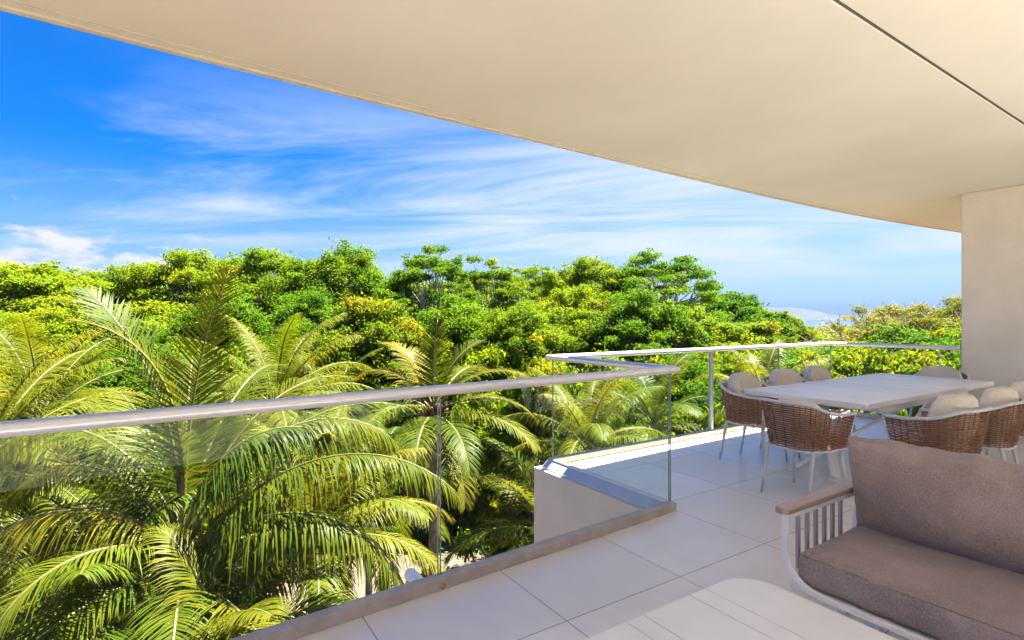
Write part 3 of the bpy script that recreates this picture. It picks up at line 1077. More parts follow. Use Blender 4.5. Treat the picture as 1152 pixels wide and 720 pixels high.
for ya in (cy0 + 0.16, cy1 - 0.19):
    m_ = MB(); m_.box(cx0 + 0.14, cx1 - 0.14, ya, ya + 0.03, cz - 0.06, cz - 0.0222)
    rel(m_.build('apron', M['white'], bevel=0.002), ct)
for x in (cx0 + 0.155, cx1 - 0.155):
    for y in (cy0 + 0.175, cy1 - 0.175):
        m_ = MB(); m_.box(x - 0.018, x + 0.018, y - 0.0148, y + 0.0148, 0.0, cz - 0.0602)
        rel(m_.build('leg', M['white'], bevel=0.002), ct)

# ------------------------------------------------------------------ vegetation
rng = np.random.default_rng(7)


def mesh_np(name, verts, faces, m, tint=None, parent=None, smooth=False):
    """verts (n,3), faces (k,4)"""
    me = bpy.data.meshes.new(name)
    nv, nf = len(verts), len(faces)
    me.vertices.add(nv)
    me.vertices.foreach_set('co', np.asarray(verts, dtype=np.float32).ravel())
    me.loops.add(nf * 4)
    me.loops.foreach_set('vertex_index', np.asarray(faces, dtype=np.int32).ravel())
    me.polygons.add(nf)
    me.polygons.foreach_set('loop_start', np.arange(0, nf * 4, 4, dtype=np.int32))
    if tint is not None:
        a = me.attributes.new('tint', 'FLOAT', 'POINT')
        a.data.foreach_set('value', np.asarray(tint, dtype=np.float32))
    me.update(calc_edges=True)
    me.validate()
    if smooth: me.polygons.foreach_set('use_smooth', [True] * nf)
    me.materials.append(m)
    o = bpy.data.objects.new(name, me)
    COL.objects.link(o)
    if parent is not None: o.parent = parent
    return o


def leaf_arrays(centers, radii, counts, llen, lwid, tints, rng, up=0.6, shell=0.45):
    """Rhombic leaves scattered through ellipsoidal clusters. Returns verts, faces, tint."""
    counts = np.asarray(counts, dtype=int)
    idx = np.repeat(np.arange(len(centers)), counts)
    n = len(idx)
    d = rng.normal(size=(n, 3)); d /= np.linalg.norm(d, axis=1)[:, None]
    r = np.minimum(np.abs(rng.normal(size=n)) * 0.34 + rng.random(n) ** shell * 0.55, 1.6)
    p = centers[idx] + d * r[:, None] * radii[idx]
    nor = rng.normal(size=(n, 3)) * 0.55 + d * 0.35
    nor[:, 2] += up
    nor /= np.linalg.norm(nor, axis=1)[:, None]
    t = rng.normal(size=(n, 3))
    a = np.cross(nor, t); a /= np.linalg.norm(a, axis=1)[:, None]
    b = np.cross(nor, a)
    L = llen * (0.7 + 0.6 * rng.random(n))[:, None] / 2
    W = lwid * (0.7 + 0.6 * rng.random(n))[:, None] / 2
    droop = np.zeros((n, 3)); droop[:, 2] = -0.18 * L[:, 0]
    V = np.stack([p - a * L + droop, p + b * W, p + a * L + droop, p - b * W], axis=1).reshape(-1, 3)
    F = np.arange(n * 4).reshape(n, 4)
    T = np.repeat(np.clip(tints[idx] + rng.normal(size=n) * 0.06, 0, 1), 4)
    return V, F, T


def make_tree(name, kind, seed, m_leaf, m_bark, R_, H, CH, n_cl, leaves, llen, lwid, cl_r, flat, up, bare=0.0, tint_mu=0.4, tint_sd=0.2, layers=0, core=0.25):
    """R_: crown radius, H: height, CH: crown depth, n_cl clusters, flat: how flattened each cluster is."""
    rg = np.random.default_rng(seed)
    root = empty(name)
    C = []
    ga = math.pi * (3 - math.sqrt(5))
    for i in range(n_cl):
        inner = rg.random() < core
        f = (i + 0.5) / n_cl
        rad = math.sqrt(f) * (1.0 + rg.normal() * 0.06)
        ang = i * ga + rg.normal() * 0.25
        lob = 1.0 + 0.22 * math.sin(3 * ang + seed) + 0.13 * math.sin(5 * ang + 2 * seed)
        rr_ = R_ * rad * lob
        zz = math.sqrt(max(0.0, 1 - min(1, rad) ** 2.0))
        z = H - CH + CH * (zz * (0.82 + 0.18 * rg.random()))
        if layers: z = H - CH + round((z - (H - CH)) / CH * layers) / layers * CH + rg.normal() * 0.12
        if inner:
            rr_ *= 0.9; z = H - CH * (0.45 + 0.75 * rg.random())
        C.append((rr_ * math.cos(ang), rr_ * math.sin(ang), z + rg.normal() * 0.24))
    C = np.array(C)
    rad = cl_r * (0.65 + 0.7 * rg.random(n_cl))
    radii = np.stack([rad * (0.85 + 0.5 * rg.random(n_cl)), rad * (0.85 + 0.5 * rg.random(n_cl)), rad * flat * (0.7 + 0.6 * rg.random(n_cl))], axis=1)
    tint = np.clip(rg.normal(size=n_cl) * tint_sd + tint_mu, 0, 1)
    cnt = (leaves * (rad / cl_r) ** 2 * (0.6 + 0.8 * rg.random(n_cl))).astype(int)
    if bare > 0: cnt = (cnt * (rg.random(n_cl) > bare)).astype(int)
    # short leafy sprays standing out of the crown
    ns = int(n_cl * 0.9)
    pick = rg.integers(0, n_cl, ns)
    dv = C[pick] - np.array([0, 0, H - CH])
    dv /= (np.linalg.norm(dv, axis=1)[:, None] + 1e-6)
    dv += rg.normal(size=(ns, 3)) * 0.35
    SC = C[pick] + dv * (radii[pick] * (0.55 + 0.50 * rg.random(ns))[:, None])
    sr_ = cl_r * (0.26 + 0.26 * rg.random(ns))
    SR = np.stack([sr_ * 1.6, sr_ * 1.6, sr_ * 0.55], axis=1)
    scnt = (leaves * 0.11 * (0.6 + 0.8 * rg.random(ns)) * (0.5 if bare else 1)).astype(int)
    V, F, T = leaf_arrays(np.vstack([C, SC]), np.vstack([radii, SR]), np.concatenate([cnt, scnt]), llen, lwid, np.concatenate([tint, np.clip(tint[pick] + 0.08, 0, 1)]), rg, up)
    # limbs
    tr = MB()
    fork = H - CH * 1.05
    lean = rg.normal(size=2) * 0.25
    top = Vector((lean[0], lean[1], fork))
    r0 = 0.028 * H
    tr.tube([(0, 0, -0.6), (0, 0, 0.15), (lean[0] * 0.3, lean[1] * 0.3, fork * 0.4), top], [r0 * 1.5, r0 * 1.15, r0 * 0.9, r0 * 0.72], 8)
    nl = 7
    ang = np.arctan2(C[:, 1], C[:, 0])
    rc = np.hypot(C[:, 0], C[:, 1])
    for k in range(nl):
        a0 = -math.pi + 2 * math.pi * k / nl
        sel = [i for i in range(n_cl) if a0 <= ang[i] < a0 + 2 * math.pi / nl]
        if not sel: continue
        for ring in (0, 1):
            ss = [i for i in sel if (rc[i] > R_ * 0.62) == bool(ring)]
            if not ss: continue
            mean = Vector(C[ss].mean(axis=0))
            hub = top.lerp(mean, 0.62); hub.z -= 0.15 * CH * (0.5 + 0.5 * ring)
            mid = top.lerp(hub, 0.5) + Vector((rg.normal() * 0.15, rg.normal() * 0.15, 0.10 * CH * (0.3 - ring * 0.5)))
            tr.tube([top - Vector((0, 0, 0.2)), mid, hub], [r0 * 0.50, r0 * 0.34, r0 * 0.24], 6, cap=False)
            for i in ss:
                e = Vector(C[i])
                e.z -= radii[i, 2] * 0.2
                m2 = hub.lerp(e, 0.5) + Vector((rg.normal() * 0.12, rg.normal() * 0.12, -0.05 * R_ * rg.random()))
                tr.tube([hub, m2, e], [r0 * 0.20, r0 * 0.12, r0 * 0.04], 5, cap=False)
                if bare > 0:
                    for q in range(5):
                        dd = Vector(rg.normal(size=3)); dd.z = abs(dd.z) * 0.8
                        e2 = e + dd.normalized() * rad[i] * 0.9
                        k2 = m2.lerp(e, 0.4 + 0.6 * rg.random())
                        tr.tube([k2, k2.lerp(e2, 0.5) + Vector((0, 0, 0.08)), e2], [r0 * 0.08, r0 * 0.06, r0 * 0.03], 4, cap=False)
    tr.build('trunk', m_bark, root, smooth=True, recalc=False)
    mesh_np('crown', V, F, m_leaf, T, root)
    return root


class Frond:
    """Builds palm fronds: an arching spine with two rows of folded leaflets."""

    @staticmethod
    def mesh(name, seed, L, e0, droop, ll=0.85, pairs=62, hang=0.7, m=None, tint=0.4, curve=1.6, vee=0.35, twist=0.0):
        rg = np.random.default_rng(seed)
        n = 22
        pts, tans = [], []
        p = np.array([0.0, 0, 0])
        for i in range(n + 1):
            t = i / n
            e = e0 - droop * t ** curve
            d = np.array([math.cos(e), 0.10 * math.sin(seed + 3 * t) * t, math.sin(e)])
            pts.append(p.copy()); tans.append(d / np.linalg.norm(d))
            p = p + d * L / n
        pts, tans = np.array(pts), np.array(tans)
        V, F, T = [], [], []
        # leaflets
        for side in (-1, 1):
            for k in range(pairs):
                t = 0.16 + 0.84 * (k + rg.random() * 0.5) / pairs
                t = min(t, 0.998)
                q = t * n; i = min(int(q), n - 1); f = q - i
                b = pts[i] * (1 - f) + pts[i + 1] * f
                tg = tans[i] * (1 - f) + tans[i + 1] * f
                sd = np.cross(tg, [0, 0, 1.0]); sd /= (np.linalg.norm(sd) + 1e-9)
                if twist:
                    upv0 = np.cross(sd, tg); sd = sd * math.cos(twist) + upv0 * math.sin(twist)
                upv = np.cross(sd, tg)
                sd = sd * side
                prof = (math.sin(math.pi * min(1, 0.12 + 0.88 * t) ** 0.85) ** 0.6) * 0.85 + 0.15
                l = ll * prof * (0.88 + 0.24 * rg.random())
                if rg.random() < 0.10: l *= 0.35 + 0.4 * rg.random()
                fw = 0.45 + 0.75 * t + rg.normal() * 0.13
                d = sd * 1.0 + tg * fw + upv * (vee + rg.normal() * 0.06)
                d /= np.linalg.norm(d)
                w = 0.0165 * (0.85 + 0.3 * rg.random())
                nseg = 4
                c = b.copy()
                wv = np.cross(d, upv); wv /= (np.linalg.norm(wv) + 1e-9)
                base = len(V)
                hg = hang * (0.75 + 0.5 * rg.random())
                tn = np.clip(tint + rg.normal() * 0.08 + 0.18 * (t - 0.5), 0, 1)
                for s in range(nseg + 1):
                    u = s / nseg
                    ww = w * (0.55 + 1.3 * u if u < 0.3 else 1.0 - ((u - 0.3) / 0.7) ** 1.6 * 0.93)
                    V.append(c + wv * ww); V.append(c - wv * ww)
                    tt = min(1.0, tn + 0.22 * max(0, u - 0.55)); T += [tt, tt]
                    dd = d + np.array([0, 0, -1.0]) * hg * (u + 0.12) ** 1.3
                    dd /= np.linalg.norm(dd)
                    c = c + dd * l / nseg
                for s in range(nseg):
                    F.append((base + 2 * s, base + 2 * s + 1, base + 2 * s + 3, base + 2 * s + 2))
        o = mesh_np(name, np.array(V), np.array(F), m or M['palm_leaf'], np.array(T))
        sp = MB()
        sp.tube([tuple(q) for q in pts], [0.034 * (1 - 0.9 * i / n) + 0.004 for i in range(n + 1)], 6)
        s = sp.build('spine', M['spine'], o, smooth=True)
        return o


frond_lib = {}
def frond_key(L, e0, droop, ll, hang, tint, mk, seed, pairs=62, curve=1.6, vee=0.35, twist=0.0):
    k = (round(L, 1), round(e0), round(droop), ll, hang, round(tint, 1), mk, seed, pairs, curve, vee, twist)
    if k not in frond_lib:
        frond_lib[k] = Frond.mesh('frond', seed, L, R(e0), R(droop), ll, pairs, hang, M[mk], tint, curve, vee, twist)
        return frond_lib[k], True
    return frond_lib[k], False


def put_frond(root, az, args, offset=(0, 0, 0)):
    o, fresh = frond_key(**args)
    if not fresh: o = copy_tree(o)
    o.parent = root
    o.location = offset
    o.rotation_euler = (0, 0, az)
    return o


def palm(base, crown_z, fronds, label, group=None, trunk_r=0.15, lean=(0, 0), name='coconut_palm', husk=True):
    root = empty(name, base)
    hgt = crown_z - base[2]
    t = MB()
    pts, rs = [], []
    for i in range(40):
        f = i / 39
        pts.append((lean[0] * (f ** 1.5 - 1), lean[1] * (f ** 1.5 - 1), -0.4 + (hgt + 0.4) * f))
        rs.append(trunk_r * (1.35 - 0.35 * min(1, f * 5) - 0.22 * f) * (1 + 0.05 * (i % 2)))
    t.tube(pts, rs, 12)
    t.build('trunk', M['palmbark'], root, smooth=True)
    if husk:
        hk = MB()
        rg = np.random.default_rng(int(abs(base[0] * 100)) + 5)
        for k in range(16):
            a = k * 2.4; el = 0.3 + 0.9 * rg.random()
            d = Vector((math.cos(a) * math.cos(el), math.sin(a) * math.cos(el), math.sin(el)))
            p0 = Vector((0, 0, hgt - 0.45 + 0.03 * k)) + Vector((math.cos(a), math.sin(a), 0)) * trunk_r * 0.5
            hk.tube([p0, p0 + d * 0.3, p0 + d * 0.55 + Vector((0, 0, -0.05))], [0.075, 0.06, 0.03], 6)
        hk.build('husk', M['husk'], root, smooth=True)
    for i, (az, args, off) in enumerate(fronds):
        put_frond(root, az, args, (off[0], off[1], hgt + off[2]))
    tag(root, label, 'palm tree', group)
    return root


def cam_az(deg):
    """Azimuth measured from the camera's right (0) to straight away from it (90), as a world Z rotation."""
    return R(deg) - YAW


def A(L, e0, droop, tint=0.4, ll=0.85, hang=0.7, mk='palm_leaf', seed=1, pairs=84, curve=1.6, vee=0.35, twist=0.0):
    return dict(L=L, e0=e0, droop=droop, ll=ll, hang=hang, tint=tint, mk=mk, seed=seed, pairs=pairs, curve=curve, vee=vee, twist=twist)


def on_ground(px, d):
    p = at(px, 358, d)
    return Vector((p.x, p.y, ground_z(p.x, p.y)))


# --- the big palm on the left
D1 = 9.6
b = on_ground(205, D1); cz_ = at(205, 612, D1).z
big = [
    (cam_az(185), A(4.9, 88, 50, 0.42, 0.95, 0.25, seed=1, vee=0.15, twist=0.35), (0, 0, 0.1)),
    (cam_az(215), A(4.6, 90, 95, 0.62, 0.80, 0.45, 'palm_young', 2, curve=2.6), (0, 0, 0.2)),
    (cam_az(10), A(4.9, 88, 22, 0.55, 0.85, 0.15, 'palm_young', 3, vee=0.15, twist=0.7), (0, 0, 0.1)),
    (cam_az(178), A(4.6, 62, 118, 0.62, 1.15, 2.2, seed=4, pairs=110, vee=0.1), (0, 0, 0.15)),
    (cam_az(215), A(3.9, 48, 138, 0.80, 0.95, 2.4, 'palm_young', 5, 100, vee=0.1), (0, 0, -0.1)),
    (cam_az(8), A(4.2, 76, 140, 0.40, 1.15, 3.0, seed=6, pairs=110, vee=0.1), (0, 0, 0.0)),
    (cam_az(-6), A(5.9, 50, 98, 0.48, 1.15, 3.5, seed=7, pairs=124, vee=0.05), (0, 0, -0.35)),
    (cam_az(-38), A(4.0, 12, 55, 0.75, 0.8, 0.7, 'palm_young', 8), (0, 0, -0.7)),
    (cam_az(150), A(5.0, 66, 95, 0.45, 0.95, 0.8, seed=9), (0, 0, 0)),
    (cam_az(120), A(5.0, 72, 80, 0.40, 0.9, 0.7, seed=10), (0, 0, 0)),
    (cam_az(85), A(5.0, 70, 85, 0.45, 0.9, 0.8, seed=11), (0, 0, 0)),
    (cam_az(50), A(5.0, 68, 90, 0.50, 0.95, 0.9, seed=12), (0, 0, 0)),
    (cam_az(25), A(5.2, 58, 85, 0.50, 0.95, 1.2, seed=13, pairs=92), (0, 0, -0.1)),
    (cam_az(195), A(4.5, 18, 75, 0.35, 0.9, 1.0, seed=14), (0, 0, -0.3)),
    (cam_az(250), A(3.6, 10, 75, 0.45, 0.85, 1.0, seed=15), (0, 0, -0.4)),
    (cam_az(300), A(3.4, 5, 70, 0.40, 0.85, 1.0, seed=16), (0, 0, -0.4)),
    (cam_az(165), A(4.4, 30, 95, 0.45, 0.9, 1.0, seed=17), (0, 0, -0.2)),
]
big += [(cam_az(-15), A(5.0, 40, 110, 0.5, 1.15, 3.5, seed=19, pairs=120, vee=0.05), (0, 0, -0.4)), (cam_az(14), A(5.0, 66, 120, 0.42, 1.15, 3.2, seed=20, pairs=116, vee=0.05), (0, 0, -0.1)),
        (cam_az(168), A(4.6, 50, 120, 0.5, 1.1, 2.8, seed=37, pairs=110, vee=0.05), (0, 0, -0.1)), (cam_az(240), A(3.4, 35, 130, 0.65, 0.9, 1.2, 'palm_young', 38), (0, 0, -0.2))]
big += [(cam_az(a_), A(3.2, -38, 45, 0.5, 0.7, 1.0, 'palm_dead', 18, 50), (0, 0, -0.7)) for a_ in (20, 95, 200, 330)]
palm(b, cz_, big, 'largest coconut palm, its long arching fronds filling the lower left beyond the glass', trunk_r=0.19)

# --- coconut palm at the middle glass joint
D2 = 15.0
b = on_ground(487, D2); cz_ = at(487, 462, D2).z
mid = [
    (cam_az(92), A(2.6, 86, 20, 0.35, 0.7, 0.2, 'palm_young', 21, vee=0.15), (0, 0, 0)),
    (cam_az(150), A(2.9, 70, 75, 0.75, 0.75, 0.6, 'palm_young', 22), (0, 0, 0)),
    (cam_az(35), A(2.6, 72, 60, 0.5, 0.7, 0.4, seed=23), (0, 0, 0)),
    (cam_az(185), A(3.0, 30, 80, 0.6, 0.8, 0.9, seed=24), (0, 0, 0)),
    (cam_az(-5), A(3.4, 48, 95, 0.7, 0.85, 0.9, seed=25), (0, 0, 0)),
    (cam_az(10), A(3.2, 20, 75, 0.6, 0.85, 1.0, seed=26), (0, 0, 0)),
    (cam_az(-25), A(3.4, 10, 60, 0.85, 0.8, 0.9, 'palm_young', 27), (0, 0, -0.1)),
    (cam_az(-60), A(3.0, 5, 70, 0.6, 0.75, 0.9, seed=28), (0, 0, -0.15)),
    (cam_az(205), A(3.0, 5, 70, 0.55, 0.8, 0.9, seed=29), (0, 0, -0.1)),
    (cam_az(235), A(3.0, 20, 85, 0.65, 0.75, 0.8, seed=30), (0, 0, 0)),
    (cam_az(265), A(2.8, 0, 75, 0.55, 0.75, 0.9, seed=31), (0, 0, -0.1)),
    (cam_az(60), A(3.2, 45, 80, 0.45, 0.8, 0.8, seed=32), (0, 0, 0)),
    (cam_az(120), A(3.2, 50, 85, 0.45, 0.8, 0.8, seed=33), (0, 0, 0)),
    (cam_az(300), A(3.1, -15, 60, 0.9, 0.75, 0.8, 'palm_young', 34), (0, 0, -0.2)),
    (cam_az(165), A(2.9, 52, 95, 0.8, 0.75, 0.8, 'palm_young', 35), (0, 0, 0)),
]
mid += [(cam_az(a_), A(2.2, -45, 40, 0.5, 0.6, 1.0, 'palm_dead', 36, 50), (0, 0, -0.3)) for a_ in (30, 140, 250, 335)]
palm(b, cz_, mid, 'coconut palm with yellowing drooping fronds seen through the glass joint of the railing', trunk_r=0.13)

# --- further palms made from a small shared set of fronds
def generic(nf, L, seed, tint=0.45, mk='palm_leaf', ll=0.8, spread=(80, -20), hang=0.8):
    rg = random.Random(seed)
    out = []
    for k in range(nf):
        f = k / (nf - 1)
        e0 = spread[0] + (spread[1] - spread[0]) * f
        e0 = round(e0 / 15) * 15
        s = rg.choice((41, 42))
        out.append((R(137.5 * k + rg.uniform(-12, 12)), A(L, e0, 60 if e0 > 50 else 78, tint, ll, hang, mk, s, 84), (0, 0, -0.25 * f)))
    return out


PALMS = [
    # px, py (crown), d, frond length, fronds, seed, label
    (-20, 520, 12.0, 4.0, 24, 1, 'coconut palm at the left photo edge, left of the biggest palm'),
    (45, 470, 16.0, 4.0, 24, 2, 'coconut palm with spread fronds behind and left of the biggest palm'),
    (310, 455, 17.0, 3.8, 24, 3, 'coconut palm with spread fronds between the biggest palm and the palm at the glass joint'),
    (372, 470, 24.0, 4.0, 16, 4, 'coconut palm farther back, just left of the palm at the glass joint'),
    (660, 500, 17.0, 3.2, 24, 5, 'feathery palm seen through the corner glass panel of the balcony bay'),
    (735, 475, 20.0, 3.2, 18, 6, 'feathery palm behind the bay railing, left of the dining chairs'),
    (858, 452, 19.0, 2.8, 16, 7, 'feathery palm behind the bay railing, above the three beige chair backs'),
    (610, 590, 15.0, 3.0, 16, 8, 'low palm half hidden by the beige side of the balcony bay'),
    (352, 600, 11.5, 3.3, 26, 11, 'dense coconut palm just beyond the kerb, between the biggest palm and the drain pipe'),
    (415, 560, 16.5, 3.0, 18, 12, 'coconut palm with hanging fronds low behind the drain pipe'),
    (110, 690, 9.0, 2.4, 14, 9, 'young palm low in the bottom left corner below the biggest palm'),
    (250, 745, 8.6, 2.6, 14, 10, 'young yellow green palm at the bottom edge, just beyond the kerb'),
]
for (px, py, d, L, nf, seed, lab) in PALMS:
    b = on_ground(px, d)
    palm(b, at(px, py, d).z, generic(nf, L, seed, (0.35, 0.5, 0.6)[seed % 3], ('palm_leaf', 'palm_young')[seed % 2], 0.80, hang=(1.0, 1.9)[seed % 2]), lab, trunk_r=0.12, husk=False)

# --- broadleaf trees
proto = {}
def variant(key):
    """First call builds the tree, later ones copy it with its trunk and crown."""
    if key in proto: return copy_tree(proto[key])
    P = dict(
        dome=('leaf_yellow', 'bark', dict(R_=5.2, H=13.0, CH=5.2, n_cl=180, leaves=476, llen=0.20, lwid=0.104, cl_r=0.87, flat=0.55, up=0.75, tint_mu=0.45, tint_sd=0.2, core=0.3)),
        umbrella=('leaf_yellow', 'bark', dict(R_=5.2, H=13.0, CH=4.6, n_cl=157, leaves=476, llen=0.20, lwid=0.096, cl_r=0.92, flat=0.40, up=0.85, tint_mu=0.40, tint_sd=0.22, layers=7, core=0.4)),
        warm=('leaf_orange', 'bark', dict(R_=4.4, H=12.0, CH=6.0, n_cl=172, leaves=462, llen=0.22, lwid=0.104, cl_r=0.85, flat=0.5, up=0.6, tint_mu=0.42, tint_sd=0.26, core=0.3)),
        airy=('leaf_dark', 'palebark', dict(R_=4.2, H=13.0, CH=5.6, n_cl=93, leaves=361, llen=0.19, lwid=0.088, cl_r=0.78, flat=0.32, up=0.75, tint_mu=0.55, tint_sd=0.2, layers=6, core=0.15)),
        dark=('leaf_dark', 'bark', dict(R_=4.6, H=11.5, CH=6.2, n_cl=172, leaves=462, llen=0.21, lwid=0.112, cl_r=0.87, flat=0.5, up=0.55, tint_mu=0.38, tint_sd=0.22, core=0.3)),
        flat=('leaf_dark', 'palebark', dict(R_=5.0, H=12.0, CH=3.0, n_cl=87, leaves=375, llen=0.19, lwid=0.088, cl_r=0.87, flat=0.28, up=0.9, tint_mu=0.6, tint_sd=0.2, layers=4, core=0.1)),
        dry=('leaf_dry', 'palebark', dict(R_=5.4, H=10.5, CH=4.6, n_cl=165, leaves=158, llen=0.19, lwid=0.096, cl_r=0.78, flat=0.5, up=0.5, bare=0.25, tint_mu=0.5, tint_sd=0.25, core=0.2)),
        bush=('leaf_orange', 'bark', dict(R_=2.6, H=4.6, CH=3.8, n_cl=120, leaves=404, llen=0.19, lwid=0.088, cl_r=0.57, flat=0.55, up=0.5, tint_mu=0.45, tint_sd=0.22, core=0.35)),
        bush2=('leaf_yellow', 'bark', dict(R_=2.8, H=5.2, CH=4.2, n_cl=120, leaves=404, llen=0.20, lwid=0.096, cl_r=0.61, flat=0.5, up=0.5, tint_mu=0.36, tint_sd=0.22, core=0.35)),
    )
    P['dome2'] = ('leaf_dark', 'bark', dict(P['dome'][2], R_=4.8, CH=6.0, flat=0.5, tint_mu=0.6))
    P['warm2'] = ('leaf_yellow', 'palebark', dict(P['warm'][2], R_=4.0, CH=5.0, n_cl=130, tint_mu=0.55))
    P['dark2'] = ('leaf_dark', 'bark', dict(P['dark'][2], R_=4.2, CH=5.4, n_cl=140, tint_mu=0.3))
    P = P[key]
    t = make_tree('tree', key, 100 + len(proto), M[P[0]], M[P[1]], **P[2])
    proto[key] = t
    t['h0'] = P[2]['H']; t['r0'] = P[2]['R_']
    return t


TREES = [
    # px, py of the top, d, crown half-width in px, variant, label, group
    (20, 303, 40, 100, 'dome', 'wide dome of yellow green foliage at the left end of the skyline', None),
    (128, 312, 62, 60, 'warm', 'distant olive tree just peeping over the gap between the left dome and the next tree', None),
    (215, 290, 40, 70, 'umbrella', 'layered yellow green tree above the tall upright frond of the biggest palm', None),
    (298, 288, 43, 66, 'umbrella', 'broad layered tree on the skyline left of the tallest rounded green crown', None),
    (392, 286, 40, 62, 'dome2', 'tall rounded bright green crown with orange touches on the skyline above the jointed glass', None),
    (486, 281, 38, 50, 'airy', 'tall loose crown with pale limbs showing on the skyline at the middle of the photo', None),
    (552, 296, 44, 46, 'airy', 'slender layered tree just right of the loose crown with pale limbs', None),
    (596, 306, 50, 44, 'flat', 'small layered tree before the lowest dip of the middle skyline', None),
    (662, 297, 42, 52, 'umbrella', 'layered tree with dark flat top at the left of the flat umbrella crown', None),
    (738, 292, 40, 62, 'flat', 'flat umbrella crown with bare branches reaching right into the sky', None),
    (818, 332, 48, 55, 'dark', 'rounded green tree at the right end of the tall tree group above the bay railing', None),
    (872, 354, 70, 36, 'warm', 'low olive tree on the skyline just left of the strip of sea', None),
    (938, 379, 82, 40, 'warm2', 'low distant tree directly below the strip of sea', None),
    (1010, 347, 52, 70, 'dry', 'spreading olive tree with many bare twigs beside the end wall', None),
    (1090, 339, 50, 60, 'dry', 'half bare tree cut off by the edge of the beige end wall', None),
    (-130, 300, 42, 90, 'umbrella', 'layered tree beyond the left edge of the photo', None),
    # the canopy below the skyline
    (-60, 333, 58, 80, 'dark', None, 's'), (75, 333, 58, 80, 'warm', None, 's'), (180, 326, 60, 76, 'dome', None, 's'), (250, 320, 58, 70, 'dark', None, 's'),
    (345, 318, 60, 76, 'warm', None, 's'), (440, 320, 58, 76, 'dome', None, 's'), (520, 326, 60, 76, 'warm', None, 's'), (610, 338, 62, 76, 'dark', None, 's'),
    (700, 330, 60, 76, 'dome', None, 's'), (770, 343, 62, 70, 'dark', None, 's'),
    (62, 352, 30, 80, 'dome', None, 'm'), (160, 345, 33, 70, 'warm2', None, 'm'), (255, 342, 30, 66, 'dark', None, 'm'),
    (345, 338, 33, 66, 'dome2', None, 'm'), (425, 345, 29, 64, 'warm', None, 'm'), (520, 343, 33, 60, 'dark2', None, 'm'),
    (590, 348, 31, 56, 'dome', None, 'm'), (650, 330, 35, 60, 'umbrella', None, 'm'), (715, 336, 33, 62, 'dome2', None, 'm'),
    (772, 350, 36, 58, 'warm2', None, 'm'), (840, 368, 42, 60, 'warm', None, 'm'), (905, 394, 46, 62, 'dome2', None, 'm'),
    (965, 389, 44, 58, 'warm', None, 'm'), (1030, 374, 38, 66, 'dark', None, 'm'), (1105, 372, 38, 66, 'dome', None, 'm'),
    (-40, 360, 30, 90, 'warm', None, 'm'),
    # nearer, lower crowns
    (385, 392, 29, 70, 'bush2', None, 'n'), (455, 388, 30, 60, 'dark2', None, 'n'), (548, 398, 29, 64, 'bush2', None, 'n'),
    (615, 412, 22, 62, 'bush', None, 'n'), (690, 404, 25, 64, 'bush2', None, 'n'), (755, 398, 28, 60, 'dark', None, 'n'),
    (815, 402, 29, 60, 'bush', None, 'n'), (890, 404, 32, 60, 'dark2', None, 'n'), (955, 398, 30, 58, 'bush2', None, 'n'),
    (1020, 400, 27, 64, 'bush', None, 'n'), (1090, 398, 27, 64, 'dark', None, 'n'),
    (305, 398, 29, 66, 'dark', None, 'n'), (215, 395, 24, 66, 'bush2', None, 'n'), (120, 400, 23, 70, 'dark', None, 'n'), (15, 400, 22, 70, 'bush2', None, 'n'),
    (590, 465, 28, 50, 'bush', None, 'b'), (548, 492, 27, 46, 'bush2', None, 'b'), (690, 470, 22, 50, 'bush2', None, 'b'),
    (780, 462, 24, 46, 'bush', None, 'b'), (860, 440, 26, 50, 'bush2', None, 'b'), (428, 470, 28, 56, 'bush', None, 'b'),
    (930, 432, 26, 50, 'bush', None, 'b'), (1000, 430, 25, 54, 'bush2', None, 'b'), (1070, 430, 25, 54, 'bush', None, 'b'),
    (730, 520, 20, 46, 'bush2', None, 'b'),
    (350, 540, 26.5, 50, 'bush', None, 'b'), (425, 548, 27, 46, 'bush2', None, 'b'), (505, 540, 28, 46, 'bush', None, 'b'), (462, 572, 25.5, 30, 'bush2', None, 'b'),
    (60, 560, 15, 70, 'bush2', None, 'b'), (150, 520, 17, 60, 'bush', None, 'b'), (310, 505, 27, 60, 'bush2', None, 'b'),
]
MID_LAB = {
    's': ('tree standing farther back, filling the gaps between the skyline crowns', 'trees filling the gaps behind the skyline crowns'),
    'm': ('round green tree in the unbroken canopy just below the skyline', 'crowns of the closed canopy below the skyline'),
    'n': ('leafy tree of the lower canopy level with the silver handrail', 'lower canopy trees level with the handrail'),
    'b': ('bushy shrub growing among the palms below the balcony', 'shrubs among the palms below the balcony'),
}
for i, (px, py, d, hw, key, lab, grp) in enumerate(TREES):
    t = variant(key)
    b = on_ground(px, d)
    top = at(px, py, d).z
    sz = (top - b.z) / t['h0']
    sr = hw / 604.0 * d / t['r0'] * 1.08
    t.location = b
    t.scale = (sr, sr, sz)
    t.rotation_euler = (0, 0, (i * 2.399) % 6.283)
    if grp:
        tag(t, MID_LAB[grp][0], 'shrub' if grp == 'b' else 'tree', MID_LAB[grp][1])
        t.name = 'shrub' if grp == 'b' else 'tree'
    else:
        tag(t, lab, 'tree')
for t in [o for o in bpy.data.objects if 'h0' in o.keys()]:
    del t['h0']; del t['r0']

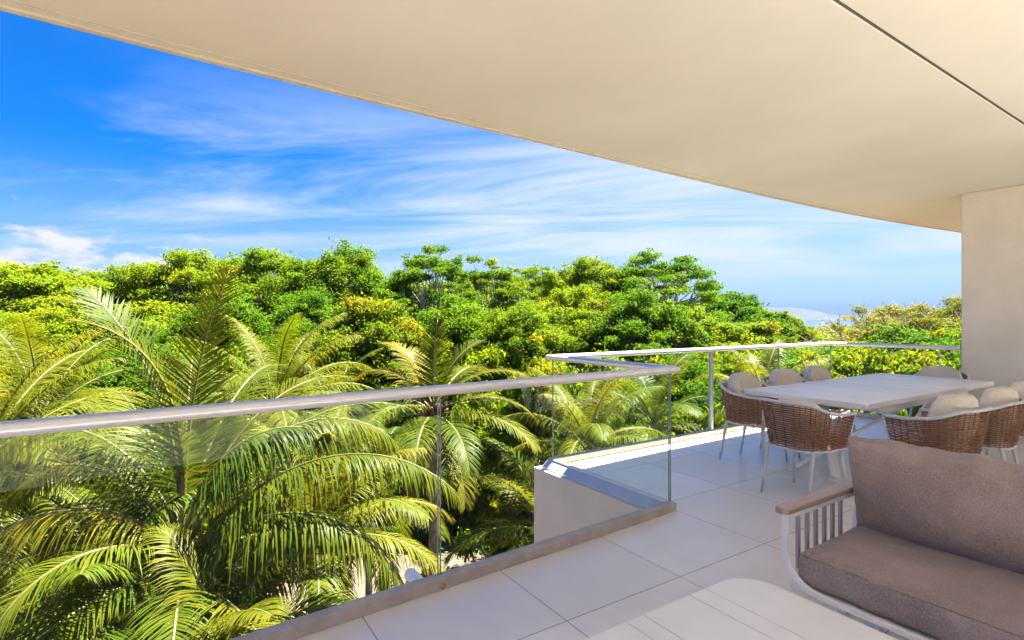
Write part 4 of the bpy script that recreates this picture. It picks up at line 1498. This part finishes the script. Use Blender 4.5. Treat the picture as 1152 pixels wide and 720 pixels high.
# --- ground cover, and the far woodland that closes the view down to the shore
def undergrowth():
    rg = np.random.default_rng(3)
    C, Rr = [], []
    while len(C) < 1500:
        a, d = rg.uniform(-1.3, 1.3), rg.uniform(9, 60)
        x, y = CA * a * d * 0.9 + SA * d, -SA * a * d * 0.9 + CA * d
        px = 576 + 604 * a * 0.9
        py = 358 + 604 * (CAM_Z - GZ) / d
        if 300 < px < 545 and 575 < py < 720 and rg.random() < 0.93: continue
        if y < 5: continue
        C.append((x, y, ground_z(x, y) + 0.15)); s = rg.uniform(0.3, 0.9); Rr.append((s, s, 0.35 * s + 0.15))
    C, Rr = np.array(C), np.array(Rr)
    V, F, T = leaf_arrays(C, Rr, np.full(len(C), 70), 0.30, 0.10, np.clip(rg.normal(size=len(C)) * 0.2 + 0.35, 0, 1), rg, 0.4)
    o = mesh_np('undergrowth', V, F, M['leaf_dark'], T)
    tag(o, 'low green undergrowth covering the forest floor', 'undergrowth', kind='stuff')


def far_woods():
    rg = np.random.default_rng(4)
    C, Rr = [], []
    for k in range(2600):
        d = 75 * (700 / 75) ** rg.random()
        a = rg.uniform(-1.15, 1.15)
        x, y = CA * a * d + SA * d, -SA * a * d + CA * d
        s = rg.uniform(1.6, 3.2) * (1 + d / 500)
        zt = ground_z(x, y) + rg.uniform(3.0, 7.5)
        if a > 0.30: zt = min(zt, CAM_Z - d * 0.0128 - 0.4 - s * 0.75)
        C.append((x, y, zt)); Rr.append((s, s, s * 0.55))
    C, Rr = np.array(C), np.array(Rr)
    V, F, T = leaf_arrays(C, Rr, np.full(len(C), 60), 1.0, 0.6, np.clip(rg.normal(size=len(C)) * 0.2 + 0.45, 0, 1), rg, 0.7)
    o = mesh_np('far_woodland', V, F, M['leaf_orange'], T)
    tag(o, 'far woodland reading as one mass towards the sea', 'woodland', kind='stuff')


undergrowth()
far_woods()


def haze():
    mb = MB(); mb.box(-6800, 6800, -6800, 6800, -24.0, 130.0)
    m = bpy.data.materials.new('air'); m.use_nodes = True
    nt = m.node_tree; nt.nodes.clear()
    out = nd(nt, 'ShaderNodeOutputMaterial')
    v = nd(nt, 'ShaderNodeVolumePrincipled')
    v.inputs['Color'].default_value = (0.085, 0.14, 0.23, 1)
    v.inputs['Density'].default_value = 0.00014
    nt.links.new(v.outputs[0], out.inputs['Volume'])
    o = mb.build('haze', m)
    tag(o, 'thin pale blue haze in the air between the balcony and the far hills', 'haze', kind='stuff')


haze()
